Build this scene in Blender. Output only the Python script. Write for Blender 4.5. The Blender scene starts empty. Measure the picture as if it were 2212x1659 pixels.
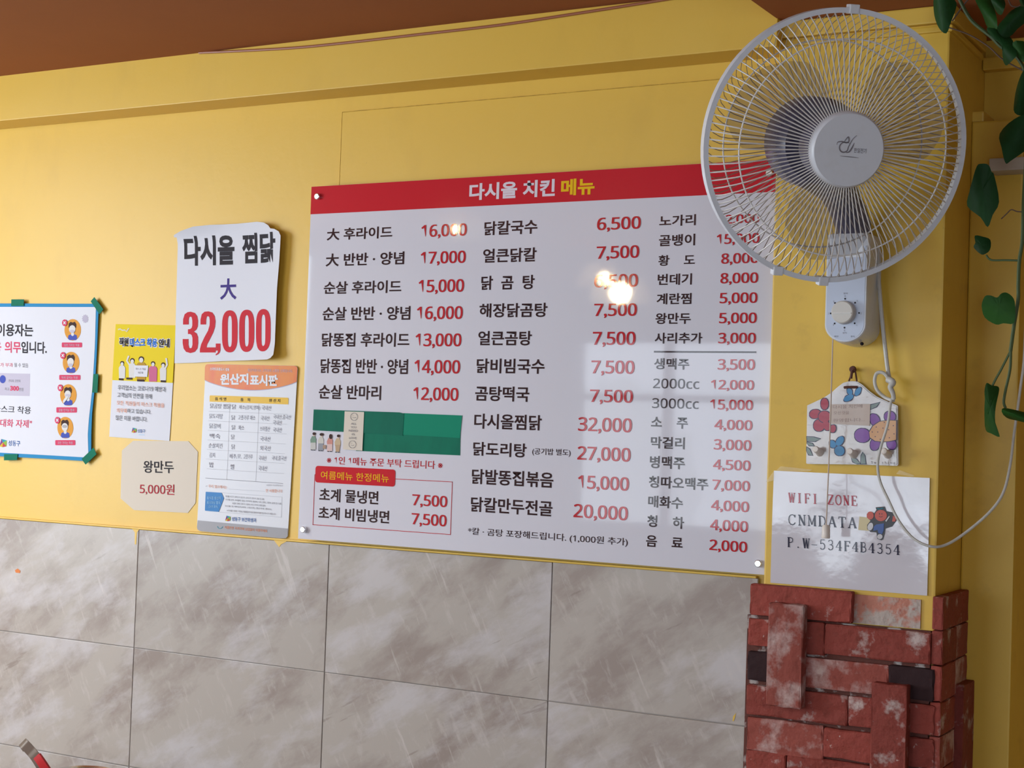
import bpy, bmesh, math, random
from mathutils import Vector, Matrix
random.seed(7)
S = bpy.context.scene
COL = S.collection
PI = math.pi

# ------------------------------------------------------------------ camera
CAM = Vector((0.0, -3.06, 1.45))
YAW, PIT, ROL, FOC = 0.5165539, 0.0322367, 0.0345100, 3400.0
RM = (Matrix.Rotation(YAW, 3, 'Z') @ Matrix.Rotation(PIT + PI/2, 3, 'X') @ Matrix.Rotation(ROL, 3, 'Z'))
cam = bpy.data.cameras.new('camera'); camo = bpy.data.objects.new('camera', cam); COL.objects.link(camo)
camo.matrix_world = Matrix.Translation(CAM) @ RM.to_4x4()
cam.sensor_width = 36; cam.sensor_fit = 'HORIZONTAL'; cam.lens = FOC * 36 / 2212; cam.clip_start = 0.05
S.camera = camo

# ------------------------------------------------------------------ world, lights, exposure
S.view_settings.view_transform = 'Standard'; S.view_settings.look = 'None'
S.view_settings.gamma = 1; S.view_settings.use_curve_mapping = False
S.view_settings.exposure = 0.10
w = bpy.data.worlds.new('world'); S.world = w; w.use_nodes = True
w.node_tree.nodes['Background'].inputs[0].default_value = (0.75, 0.85, 1.0, 1)
w.node_tree.nodes['Background'].inputs[1].default_value = 2.0

def area(name, loc, target, sx, sy, power, color):
    l = bpy.data.lights.new(name, 'AREA'); l.shape = 'RECTANGLE'; l.size = sx; l.size_y = sy
    l.energy = power; l.color = color
    o = bpy.data.objects.new(name, l); COL.objects.link(o); o.location = loc
    d = Vector(target) - Vector(loc)
    o.rotation_euler = d.to_track_quat('-Z', 'Y').to_euler()
    return o
area('daylight_left_window', (-4.9, -2.35, 1.6), (-1.9, 0, 1.35), 1.4, 1.3, 61, (0.80, 0.92, 1.0))
area('daylight_rear_window', (-3.0, -5.66, 1.5), (-3.0, 0, 1.5), 2.8, 1.1, 56, (0.80, 0.90, 1.0))
area('right_fill_light', (1.1, -5.66, 1.3), (-0.8, 0, 1.5), 1.0, 1.8, 30, (0.80, 0.90, 1.0))  # added fill from the rear right, brightens the fan and pillar
area('tube_light_glow', (-4.3, -1.5, 2.33), (-4.3, -1.5, 0), 0.25, 1.2, 30, (1.0, 0.93, 0.84))

def at(px, py, y):
    """point of the picture ray (2212 x 1659 frame) on the upright plane Y = y"""
    d = RM @ Vector(((px-1106)/FOC, -(py-829.5)/FOC, -1)); t = (y-CAM.y)/d.y
    return CAM + d*t
def atx(px, py, x):
    d = RM @ Vector(((px-1106)/FOC, -(py-829.5)/FOC, -1)); t = (x-CAM.x)/d.x
    return CAM + d*t

# measuring frames: x0, y0, scale of the enlargements the coordinates were read in
FR = dict(A=(640,360,3.318), B=(1180,360,3.317), C=(640,820,3.457), D=(1180,820,3.456), P=(0,600,2.7657),
          F=(1480,0,2.552), G=(1640,600,2.3706), K=(1560,1220,3.3926), T=(360,460,4.88), L=(0,640,4.3667),
          N=(230,680,5.925), O=(420,780,7.539), Q=(420,980,8.2957), U=(1740,600,8.295), H=(1720,780,6.9125),
          W=(1640,1000,5.53), S=(660,860,6.32), V=(1900,0,4.1474), X=(1900,300,4.1474), Y=(1900,600,4.1474), Z=(0,0,1))
def fp(f, x, y):
    a, b, s = FR[f]; return (a + x/s, b + y/s)

# ------------------------------------------------------------------ materials
def mat(name, col, rough=0.5, metal=0.0, spec=0.5, noise=None, bump=None, trans=0.0, alpha=1.0, emit=None, coat=0.0, random_v=0.0):
    """noise: list of (scale, strength 0..1, colour, low, high, stretch) blotches; bump: (scale, strength)"""
    m = bpy.data.materials.new(name); m.use_nodes = True; nt = m.node_tree; b = nt.nodes['Principled BSDF']
    b.inputs['Base Color'].default_value = (*col, 1); b.inputs['Roughness'].default_value = rough
    b.inputs['Metallic'].default_value = metal; b.inputs['Specular IOR Level'].default_value = spec
    b.inputs['Transmission Weight'].default_value = trans; b.inputs['Alpha'].default_value = alpha
    b.inputs['Coat Weight'].default_value = coat; b.inputs['Coat Roughness'].default_value = 0.02
    if emit: b.inputs['Emission Color'].default_value = (*emit[0], 1); b.inputs['Emission Strength'].default_value = emit[1]
    tc = None
    if noise or bump or random_v:
        tc = nt.nodes.new('ShaderNodeTexCoord'); oi = nt.nodes.new('ShaderNodeObjectInfo')
        ad = nt.nodes.new('ShaderNodeVectorMath'); ad.operation = 'ADD'
        ml = nt.nodes.new('ShaderNodeMath'); ml.operation = 'MULTIPLY'; ml.inputs[1].default_value = 13.0 if random_v else 0.0
        nt.links.new(oi.outputs['Random'], ml.inputs[0]); nt.links.new(tc.outputs['Object'], ad.inputs[0]); nt.links.new(ml.outputs[0], ad.inputs[1])
    last = None
    for (sc, st, c2, lo, hi, stretch) in (noise or []):
        mp = nt.nodes.new('ShaderNodeMapping'); mp.inputs['Scale'].default_value = stretch[:3]; src = ad
        if len(stretch) > 3:      # turn first, then stretch, so that the veins run aslant
            src = nt.nodes.new('ShaderNodeMapping'); src.inputs['Rotation'].default_value = (0, stretch[3], 0); nt.links.new(ad.outputs[0], src.inputs[0])
        nz = nt.nodes.new('ShaderNodeTexNoise'); nz.inputs['Scale'].default_value = sc; nz.inputs['Detail'].default_value = 6
        nz.inputs['Roughness'].default_value = 0.62
        rp = nt.nodes.new('ShaderNodeMapRange'); rp.inputs[1].default_value = lo; rp.inputs[2].default_value = hi; rp.inputs[4].default_value = st
        mx = nt.nodes.new('ShaderNodeMix'); mx.data_type = 'RGBA'; mx.inputs['B'].default_value = (*c2, 1)
        nt.links.new(src.outputs[0], mp.inputs[0]); nt.links.new(mp.outputs[0], nz.inputs[0]); nt.links.new(nz.outputs[0], rp.inputs[0]); nt.links.new(rp.outputs[0], mx.inputs[0])
        if last is None: mx.inputs['A'].default_value = (*col, 1)
        else: nt.links.new(last, mx.inputs['A'])
        last = mx.outputs['Result']
    if random_v:
        hs = nt.nodes.new('ShaderNodeHueSaturation'); mr = nt.nodes.new('ShaderNodeMapRange')
        mr.inputs[3].default_value = 1-random_v; mr.inputs[4].default_value = 1+random_v
        nt.links.new(oi.outputs['Random'], mr.inputs[0]); nt.links.new(mr.outputs[0], hs.inputs['Value'])
        if last is None: hs.inputs['Color'].default_value = (*col, 1)
        else: nt.links.new(last, hs.inputs['Color'])
        last = hs.outputs[0]
    if last is not None: nt.links.new(last, b.inputs['Base Color'])
    if bump:
        nz = nt.nodes.new('ShaderNodeTexNoise'); nz.inputs['Scale'].default_value = bump[0]; nz.inputs['Detail'].default_value = 5
        bp = nt.nodes.new('ShaderNodeBump'); bp.inputs['Strength'].default_value = bump[1]; bp.inputs['Distance'].default_value = bump[2] if len(bump) > 2 else 0.002
        nt.links.new(ad.outputs[0], nz.inputs[0]); nt.links.new(nz.outputs[0], bp.inputs['Height']); nt.links.new(bp.outputs[0], b.inputs['Normal'])
    return m

U1 = (1, 1, 1)
yel = (0.72, 0.462, 0.060)
M = {}
M['wall'] = mat('yellow_paint', yel, 0.42, noise=[(1.6, 0.35, (0.73, 0.50, 0.10), 0.45, 0.7, U1), (7, 0.22, (0.50, 0.31, 0.05), 0.55, 0.8, (1, 1, 0.5)), (90, 0.5, (0.2, 0.12, 0.03), 0.74, 0.78, U1)], bump=(60, 0.10, 0.003))
M['pillar'] = mat('yellow_paint_worn', (0.74, 0.48, 0.055), 0.45, noise=[(3, 0.35, (0.50, 0.30, 0.035), 0.45, 0.7, (1, 1, 0.6)), (14, 0.3, (0.34, 0.19, 0.03), 0.58, 0.8, U1), (70, 0.5, (0.15, 0.09, 0.03), 0.72, 0.76, U1)], bump=(45, 0.15, 0.003))
M['ceiling'] = mat('terracotta_paint', (0.34, 0.112, 0.045), 0.7, spec=0.2, noise=[(2, 0.4, (0.28, 0.09, 0.04), 0.4, 0.7, U1)], bump=(50, 0.08))
M['floor'] = mat('brown_floor', (0.18, 0.13, 0.10), 0.4, noise=[(6, 0.4, (0.10, 0.07, 0.05), 0.4, 0.7, U1)])
M['plain'] = mat('cream_plaster', (0.55, 0.50, 0.42), 0.8, noise=[(3, 0.3, (0.45, 0.40, 0.33), 0.4, 0.7, U1)])
M['grout'] = mat('tile_grout', (0.40, 0.35, 0.32), 0.9, bump=(200, 0.3))
M['tile'] = mat('stone_look_tile', (0.43, 0.39, 0.355), 0.33, spec=0.4, random_v=0.05, noise=[
    (5, 0.75, (0.27, 0.215, 0.19), 0.47, 0.64, (0.7, 1, 1.6, 0.6)), (5.5, 0.75, (0.54, 0.515, 0.53), 0.50, 0.64, (0.7, 1, 1.7, 0.5)),
    (17, 0.6, (0.60, 0.56, 0.54), 0.62, 0.70, (2.6, 1, 0.22, 0.45)), (13, 0.5, (0.22, 0.175, 0.15), 0.655, 0.70, (0.3, 1, 2.6, 0.45)), (30, 0.4, (0.58, 0.54, 0.52), 0.56, 0.7, (1.5, 1, 0.5, 0.5))], bump=(30, 0.05))
BR = [(60, 0.5, (0.16, 0.035, 0.022), 0.5, 0.7, U1), (18, 0.9, (0.58, 0.48, 0.45), 0.58, 0.70, U1), (70, 0.8, (0.62, 0.52, 0.48), 0.68, 0.74, U1)]
M['brick'] = mat('painted_red_brick', (0.27, 0.052, 0.038), 0.75, spec=0.3, noise=BR, bump=(55, 0.75, 0.007), random_v=0.14)
M['brick_white'] = mat('whitewashed_red_brick', (0.29, 0.07, 0.052), 0.8, spec=0.3, noise=[(14, 0.9, (0.60, 0.47, 0.44), 0.47, 0.66, U1), (60, 0.5, (0.18, 0.04, 0.03), 0.55, 0.7, U1)], bump=(55, 0.7, 0.006), random_v=0.08)
M['brick_dark'] = mat('charcoal_brick', (0.038, 0.020, 0.022), 0.75, spec=0.12, noise=[(60, 0.6, (0.35, 0.28, 0.27), 0.70, 0.76, U1)], bump=(50, 0.6, 0.005))
M['residue'] = mat('pink_mortar_residue', (0.52, 0.22, 0.16), 0.9, noise=[(16, 0.95, (0.48, 0.42, 0.38), 0.46, 0.54, U1), (60, 0.7, (0.42, 0.10, 0.07), 0.6, 0.7, U1)], bump=(60, 0.9, 0.006))
M['mortar'] = mat('pale_mortar', (0.12, 0.04, 0.03), 0.95, noise=[(22, 0.9, (0.45, 0.40, 0.38), 0.56, 0.62, U1)], bump=(70, 0.6, 0.005))
GL = 0.035
M['board'] = mat('glossy_white_acrylic', (0.66, 0.66, 0.74), GL, spec=0.3)
M['board_red'] = mat('glossy_red_print', (0.55, 0.022, 0.035), GL + 0.03, spec=0.3)
M['b_black'] = mat('glossy_dark_brown_print', (0.045, 0.025, 0.028), GL, spec=0.3)
M['b_red'] = mat('glossy_crimson_print', (0.50, 0.025, 0.035), GL, spec=0.3)
M['b_white'] = mat('glossy_pale_print', (0.72, 0.66, 0.74), GL, spec=0.3)
M['b_yellow'] = mat('glossy_yellow_print', (0.80, 0.50, 0.02), GL, spec=0.3)
def flat(n, c, r=0.6, **k): M[n] = mat(n, c, r, spec=0.18, **k)
flat('paper_white', (0.66, 0.68, 0.76), 0.5); flat('paper_cream', (0.66, 0.60, 0.52), 0.6)
flat('ink_black', (0.02, 0.017, 0.025)); flat('ink_gray', (0.22, 0.21, 0.24)); flat('ink_navy', (0.05, 0.03, 0.22))
flat('ink_red', (0.55, 0.018, 0.035)); flat('ink_crimson', (0.42, 0.02, 0.04)); flat('ink_pink', (0.62, 0.05, 0.13)); flat('ink_rose', (0.62, 0.16, 0.22))
flat('ink_blue', (0.015, 0.16, 0.62)); flat('ink_logo_blue', (0.04, 0.12, 0.35)); flat('ink_shirt', (0.05, 0.08, 0.42)); flat('ink_hair', (0.04, 0.015, 0.012))
flat('poster_cyan', (0.02, 0.24, 0.50)); flat('poster_yellow', (0.74, 0.58, 0.01)); flat('poster_face', (0.66, 0.66, 0.66)); flat('poster_orange', (0.66, 0.30, 0.04))
flat('poster_lilac', (0.50, 0.48, 0.60)); flat('poster_pink', (0.55, 0.13, 0.26)); flat('poster_tan', (0.45, 0.27, 0.03)); flat('ink_orange', (0.68, 0.22, 0.07))
flat('logo_purple', (0.22, 0.04, 0.25)); flat('logo_green', (0.25, 0.42, 0.05)); flat('logo_cyan', (0.03, 0.3, 0.4)); flat('logo_red', (0.5, 0.06, 0.06)); flat('logo_yellow', (0.6, 0.45, 0.03))
flat('sign_white', (0.66, 0.68, 0.74), 0.25); flat('sign_orange', (0.68, 0.20, 0.015), 0.25, noise=[(5, 0.8, (0.68, 0.07, 0.03), 0.45, 0.62, (1, 1, 0.3))])
flat('sign_amber', (0.72, 0.44, 0.01), 0.3); flat('sign_gray', (0.33, 0.33, 0.36), 0.3); flat('sign_blue', (0.01, 0.17, 0.47), 0.3); flat('sign_sky', (0.25, 0.5, 0.75), 0.3)
flat('pen', (0.16, 0.15, 0.20)); flat('line_gray', (0.36, 0.36, 0.40)); flat('lavender_line', (0.38, 0.34, 0.46), 0.3)
M['tape'] = mat('green_cloth_tape', (0.0, 0.17, 0.10), 0.6, spec=0.15, noise=[(10, 0.5, (0.0, 0.11, 0.07), 0.4, 0.6, (1, 1, 0.4))], bump=(400, 0.1, 0.001))
M['tape_light'] = mat('green_tape_single', (0.0, 0.23, 0.135), 0.6, spec=0.15, bump=(400, 0.1, 0.001)); M['tape_dark'] = mat('green_tape_doubled', (0.0, 0.145, 0.09), 0.6, spec=0.15, noise=[(10, 0.5, (0.0, 0.10, 0.065), 0.4, 0.6, (1, 1, 0.4))])
M['lamin'] = mat('laminated_paper', (0.64, 0.62, 0.68), 0.10, coat=0.3, bump=(11, 0.35, 0.004))
M['clear'] = mat('clear_film', (0.9, 0.75, 0.4), 0.15, alpha=0.28)
M['steel'] = mat('brushed_steel', (0.75, 0.76, 0.78), 0.25, metal=1.0, bump=(80, 0.1))
M['steel_dark'] = mat('worn_steel', (0.35, 0.30, 0.27), 0.3, metal=1.0)
M['fan_white'] = mat('fan_white_plastic', (0.72, 0.77, 0.86), 0.3, noise=[(20, 0.15, (0.45, 0.42, 0.38), 0.5, 0.7, U1)])
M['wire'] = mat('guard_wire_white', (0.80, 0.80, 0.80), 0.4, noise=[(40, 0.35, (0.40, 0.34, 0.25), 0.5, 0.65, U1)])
M['wire_back'] = mat('guard_wire_brown', (0.42, 0.36, 0.30), 0.5)  # rear guard wires, darker and browner than the front
M['panel'] = mat('fan_pale_blue_panel', (0.50, 0.57, 0.72), 0.3)
M['knob'] = mat('fan_cream_knob', (0.62, 0.60, 0.56), 0.35)
M['blade'] = mat('fan_smoky_blade', (0.16, 0.15, 0.19), 0.2, alpha=0.42)
M['motor'] = mat('fan_motor_shade_navy', (0.06, 0.06, 0.12), 0.35)  # shade on the white fan's motor put into a navy colour
M['cord'] = mat('white_cable', (0.58, 0.58, 0.55), 0.45, noise=[(60, 0.4, (0.40, 0.38, 0.33), 0.5, 0.7, U1)])
M['string'] = mat('cotton_string', (0.62, 0.52, 0.44), 0.8)
M['bead'] = mat('ivory_bead', (0.80, 0.74, 0.68), 0.35)
M['ceramic'] = mat('glazed_ceramic', (0.54, 0.50, 0.50), 0.12, coat=0.12, noise=[(6, 0.4, (0.58, 0.50, 0.42), 0.45, 0.65, U1)], bump=(14, 0.5, 0.006))
for n, c in (('g_red', (0.42, 0.04, 0.08)), ('g_blue', (0.04, 0.24, 0.50)), ('g_purple', (0.22, 0.07, 0.36)), ('g_peach', (0.66, 0.36, 0.17)), ('g_green', (0.22, 0.29, 0.28)), ('g_line', (0.03, 0.02, 0.08)), ('g_tan', (0.54, 0.44, 0.38)), ('g_write', (0.30, 0.20, 0.18))):
    M[n] = mat('glaze_' + n[2:], c, 0.3, spec=0.3, coat=0.08, bump=(14, 0.4, 0.006))
M['leather'] = mat('brown_leather_cord', (0.10, 0.03, 0.02), 0.7)
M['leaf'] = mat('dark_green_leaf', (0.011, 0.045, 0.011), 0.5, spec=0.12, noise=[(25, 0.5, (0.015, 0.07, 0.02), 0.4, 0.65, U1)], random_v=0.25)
M['leaf2'] = mat('paler_green_leaf', (0.022, 0.085, 0.014), 0.5, spec=0.12, noise=[(25, 0.5, (0.012, 0.05, 0.012), 0.4, 0.65, U1)], random_v=0.2)  # second leaf green, a paler tone than the first
M['stem'] = mat('vine_stem', (0.06, 0.10, 0.03), 0.6); M['stem_brown'] = mat('brown_vine_stem', (0.12, 0.07, 0.05), 0.7)
M['pipe'] = mat('terracotta_cable', (0.33, 0.11, 0.05), 0.4)
M['red_grip'] = mat('red_silicone', (0.45, 0.01, 0.015), 0.4)
M['wood'] = mat('dark_wood_top', (0.10, 0.06, 0.04), 0.4, noise=[(8, 0.5, (0.16, 0.10, 0.06), 0.4, 0.6, (1, 8, 1))])
M['glass'] = mat('clear_glass', (0.95, 0.97, 1), 0.05, alpha=0.14)
M['bulb'] = mat('warm_bulb', (1, 0.9, 0.7), 0.5, emit=((1.0, 0.74, 0.40), 170))
M['tube'] = mat('tube_diffuser', (1, 1, 1), 0.5, emit=((1.0, 0.93, 0.84), 6))
M['frame'] = mat('window_frame_paint', (0.30, 0.30, 0.30), 0.4)
M['yard'] = mat('pale_render_wall', (0.5, 0.55, 0.6), 0.8, noise=[(1.5, 0.5, (0.3, 0.35, 0.38), 0.4, 0.6, U1)])
M['tree'] = mat('garden_foliage', (0.06, 0.13, 0.03), 0.8, noise=[(6, 0.8, (0.18, 0.22, 0.06), 0.45, 0.6, U1)])
M['stk_dark'] = mat('sticker_black', (0.015, 0.012, 0.02), 0.35); M['stk_red'] = mat('sticker_tomato', (0.55, 0.07, 0.04), 0.35)
M['stk_blue'] = mat('sticker_blue', (0.02, 0.08, 0.33), 0.35); M['stk_white'] = mat('sticker_white', (0.6, 0.6, 0.63), 0.35)

# ------------------------------------------------------------------ object helpers
def tag(o, label=None, cat=None, group=None, kind=None):
    if label: o['label'] = label
    if cat: o['category'] = cat
    if group: o['group'] = group
    if kind: o['kind'] = kind
    return o
def empty(name, loc=(0, 0, 0), label=None, cat=None, group=None, kind=None):
    o = bpy.data.objects.new(name, None); COL.objects.link(o); o.location = loc; o.empty_display_size = 0.05
    return tag(o, label, cat, group, kind)
def link(name, me, m, parent=None, origin=None):
    """world-space mesh -> object, its origin moved to `origin` (or its bounds' centre), parented without moving"""
    vs = [v.co for v in me.vertices]
    if origin is None and vs:
        origin = Vector([(min(v[i] for v in vs) + max(v[i] for v in vs))/2 for i in range(3)])
    origin = Vector(origin or (0, 0, 0))
    me.transform(Matrix.Translation(-origin)); me.update()
    if m is not None:
        me.materials.clear(); me.materials.append(m)
    o = bpy.data.objects.new(name, me); COL.objects.link(o); o.location = origin
    if parent is not None: setpar(o, parent)
    return o
def wmat(o):
    m = o.matrix_basis.copy()
    p = o.parent
    return (wmat(p) @ o.matrix_parent_inverse @ m) if p else m
def setpar(o, p):
    o.parent = p; o.matrix_parent_inverse = wmat(p).inverted()
def bm_mesh(bm, name, smooth=False):
    bmesh.ops.recalc_face_normals(bm, faces=bm.faces)
    me = bpy.data.meshes.new(name); bm.to_mesh(me); bm.free()
    if smooth:
        for p in me.polygons: p.use_smooth = True
        me.set_sharp_from_angle(angle=0.75)
    return me
def box_bm(bm, x0, x1, y0, y1, z0, z1, bev=0.0):
    vs = [bm.verts.new((x, y, z)) for x in (x0, x1) for y in (y0, y1) for z in (z0, z1)]
    fs = [bm.faces.new([vs[i] for i in q]) for q in ((0,1,3,2),(4,6,7,5),(0,4,5,1),(2,3,7,6),(0,2,6,4),(1,5,7,3))]
    if bev:
        es = list({e for f in fs for e in f.edges})
        bmesh.ops.bevel(bm, geom=es, offset=bev, segments=2, profile=0.6, affect='EDGES')
def box(name, x0, x1, y0, y1, z0, z1, m, parent=None, bev=0.0):
    bm = bmesh.new(); box_bm(bm, x0, x1, y0, y1, z0, z1, bev)
    return link(name, bm_mesh(bm, name), m, parent)
def tube_bm(bm, pts, r, n=8, closed=False, rfn=None):
    pts = [Vector(p) for p in pts]; rings = []; N = len(pts)
    up = Vector((0, 0, 1)); prev = None
    for i, p in enumerate(pts):
        if closed: t = pts[(i+1) % N] - pts[i-1]
        else: t = pts[min(i+1, N-1)] - pts[max(i-1, 0)]
        t.normalize()
        if prev is None:
            a = t.cross(up)
            if a.length < 0.1: a = t.cross(Vector((1, 0, 0)))
        else: a = prev - t*prev.dot(t)
        a.normalize(); prev = a; b = t.cross(a)
        rr = rfn(i/(N-1)) if rfn else r
        rings.append([bm.verts.new(p + a*rr*math.cos(2*PI*k/n) + b*rr*math.sin(2*PI*k/n)) for k in range(n)])
    for i in range(N if closed else N-1):
        A, B = rings[i], rings[(i+1) % N]
        for k in range(n): bm.faces.new((A[k], A[(k+1) % n], B[(k+1) % n], B[k]))
    if not closed: bm.faces.new(rings[0]); bm.faces.new(list(reversed(rings[-1])))
def spline(pts, k=6, closed=False):
    pts = [Vector(p) for p in pts]; out = []; N = len(pts)
    for i in range(N if closed else N-1):
        g = (lambda j: pts[j % N]) if closed else (lambda j: pts[max(0, min(N-1, j))])
        p0, p1, p2, p3 = g(i-1), g(i), g(i+1), g(i+2)
        for s in range(k):
            t = s/k
            out.append(0.5*((2*p1) + (p2-p0)*t + (2*p0-5*p1+4*p2-p3)*t*t + (3*p1-p0-3*p2+p3)*t**3))
    if not closed: out.append(pts[-1])
    return out
def tube(name, pts, r, m, parent=None, n=8, k=6, closed=False, rfn=None):
    bm = bmesh.new(); tube_bm(bm, spline(pts, k, closed) if k > 1 else pts, r, n, closed, rfn)
    return link(name, bm_mesh(bm, name, True), m, parent)
def lathe_bm(bm, prof, n=32, axis='Z', c=(0, 0, 0)):
    """prof: (radius, height) pairs"""
    rings = []; c = Vector(c)
    for r, h in prof:
        ring = []
        for k in range(n):
            a = 2*PI*k/n
            v = Vector((r*math.cos(a), r*math.sin(a), h)) if axis == 'Z' else Vector((r*math.cos(a), h, r*math.sin(a)))
            ring.append(bm.verts.new(c + v))
        rings.append(ring)
    for A, B in zip(rings, rings[1:]):
        for k in range(n): bm.faces.new((A[k], A[(k+1) % n], B[(k+1) % n], B[k]))
    if prof[0][0] > 1e-5: bm.faces.new(rings[0])
    if prof[-1][0] > 1e-5: bm.faces.new(rings[-1])
    bmesh.ops.remove_doubles(bm, verts=bm.verts, dist=1e-6)

class Surf:
    """a printed sheet: plane Y = y0, standing off by bump(x, z)"""
    def __init__(s, y0, bump=None, grid=0): s.grid = grid; s.y0 = y0; s.b = bump or (lambda x, z: 0.0)
    def pt(s, f, x, y, lay=0):
        p = at(*fp(f, x, y), s.y0); return Vector((p.x, s.y0 - s.b(p.x, p.z) - lay*0.00035, p.z))
    def lift(s, X, Z, lay): return Vector((X, s.y0 - s.b(X, Z) - lay*0.00035, Z))
def poly(name, f, pts, surf, lay, m, parent, thick=0.0):
    """flat print (or a thin solid piece when thick) outlined by points read in frame f"""
    bm = bmesh.new(); P = [surf.pt(f, x, y, lay) for x, y in pts]
    vs = [bm.verts.new(p) for p in P]
    fc = bm.faces.new(vs)
    if fc.calc_area() and True:
        fc.normal_update()
        if fc.normal.y > 0: fc.normal_flip()
    if thick:
        r = bmesh.ops.extrude_face_region(bm, geom=[fc])
        for v in r['geom']:
            if isinstance(v, bmesh.types.BMVert): v.co.y += thick
        bmesh.ops.recalc_face_normals(bm, faces=bm.faces)
    bmesh.ops.triangulate(bm, faces=[x for x in bm.faces if len(x.verts) > 4])
    if surf.grid and not thick: grid_cut(bm, surf, lay)
    me = bpy.data.meshes.new(name); bm.to_mesh(me); bm.free()
    return link(name, me, m, parent)
def grid_cut(bm, surf, lay):
    for ax in (0, 2):
        vals = [v.co[ax] for v in bm.verts]; g = surf.grid
        for k in range(math.ceil(min(vals)/g), math.floor(max(vals)/g) + 1):
            co = [0, 0, 0]; no = [0, 0, 0]; co[ax] = k*g; no[ax] = 1
            bmesh.ops.bisect_plane(bm, geom=bm.verts[:] + bm.edges[:] + bm.faces[:], plane_co=co, plane_no=no)
    for v in bm.verts: v.co = surf.lift(v.co.x, v.co.z, lay)
def ell(cx, cy, rx, ry, n=20, a0=0, a1=2*PI, rot=0):
    out = []
    for k in range(n + (0 if abs(a1-a0-2*PI) < 1e-6 else 1)):
        a = a0 + (a1-a0)*k/n; x, y = rx*math.cos(a), ry*math.sin(a)
        out.append((cx + x*math.cos(rot) - y*math.sin(rot), cy + x*math.sin(rot) + y*math.cos(rot)))
    return out
def rrect(x0, y0, x1, y1, r, sl=0.0):
    out = []
    for cx, cy, a in ((x1-r, y0+r, -90), (x1-r, y1-r, 0), (x0+r, y1-r, 90), (x0+r, y0+r, 180)):
        for k in range(5):
            t = math.radians(a + 90*k/4); X = cx + r*math.cos(t); out.append((X, cy + r*math.sin(t) + (X-x0)*sl))
    return out
def strip(name, f, pts, wd, surf, lay, m, parent):
    """a printed line of width wd through pts (frame units)"""
    bm = bmesh.new(); n = len(pts); prev = None
    for i in range(n):
        x0, y0 = pts[max(0, i-1)]; x1, y1 = pts[min(n-1, i+1)]; d = math.hypot(x1-x0, y1-y0) or 1
        nx, ny = -(y1-y0)/d*wd/2, (x1-x0)/d*wd/2; x, y = pts[i]
        cur = (bm.verts.new(surf.pt(f, x+nx, y+ny, lay)), bm.verts.new(surf.pt(f, x-nx, y-ny, lay)))
        if prev: bm.faces.new((prev[0], prev[1], cur[1], cur[0]))
        prev = cur
    return link(name, bm_mesh(bm, name), m, parent)

def digits(s, off):
    base = 0x1D7EC if off >= 0.03 else 0x1D7E2        # sans digits, the bold ones for heavy lettering
    return ''.join(chr(base + int(c)) if c in '0123456789' else chr(0x1D5BC) if c == 'c' else c for c in s)
def raw(body, off, line=1.0):
    c = bpy.data.curves.new('t', 'FONT'); c.body = body; c.offset = off; c.resolution_u = 3; c.fill_mode = 'FRONT'; c.space_line = line
    o = bpy.data.objects.new('t', c); me = bpy.data.meshes.new_from_object(o); bpy.data.objects.remove(o)
    vs = [tuple(v.co) for v in me.vertices]; fs = [tuple(p.vertices) for p in me.polygons]; bpy.data.meshes.remove(me)
    return vs, fs
_v, _ = raw(digits('0\n0', 0), 0, 3.0); _ys = sorted(v[1] for v in _v)
Z0 = min(y for y in _ys if y > -0.5); Z1 = max(_ys); LD = Z0 - _ys[0]        # digit height, distance of two lines
def glyph_lines(items, off):
    """all strings of one stroke weight in one go: {string: (verts, faces)}"""
    items = list(items); vs, fs = raw('\n'.join(digits(i, off) for i in items), off, 3.0)
    ln = [int(round((0.35 - v[1])/LD)) for v in vs]; out = {i: ([], [], {}) for i in items}
    for f in fs:
        k = ln[f[0]]; V, F, mp = out[items[k]]; g = []
        for q in f:
            if q not in mp: mp[q] = len(V); V.append((vs[q][0], vs[q][1] + k*LD, 0))
            g.append(mp[q])
        F.append(g)
    return {i: (V, F) for i, (V, F, _) in out.items()}
def glyphs(s, off=0.0):
    V, F = glyph_lines([s], off)[s]; me = bpy.data.meshes.new('t'); me.from_pydata(V, [], F); return me
QUEUE = []
def text(s, f, bl, tr, surf, m, parent, name='lettering', off=0.0, *a, **k):
    if off >= 0.03 and any(c in '0123456789' for c in s): off = 0.0301
    QUEUE.append((s, f, bl, tr, surf, m, parent, name, off, a, k))
def flush_text():
    by = {}
    for q in QUEUE: by.setdefault(q[8], {})[q[0]] = 1
    done = {off: glyph_lines(d, off) for off, d in by.items()}
    for s, f, bl, tr, surf, m, parent, name, off, a, k in QUEUE:
        V, F = done[off][s]
        if name == 'price':      # heavier upright strokes: the same figures laid down three times, a hair apart
            n = len(V); V, F = [(x + d, y, (d + 0.016)*30) for d in (-0.016, 0, 0.016) for x, y, z in V], [[i + n*j for i in f2] for j in range(3) for f2 in F]
        me = bpy.data.meshes.new(name); me.from_pydata(V, [], F)
        place_text(me, s, f, bl, tr, surf, m, parent, name, off, *a, **k)
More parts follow.
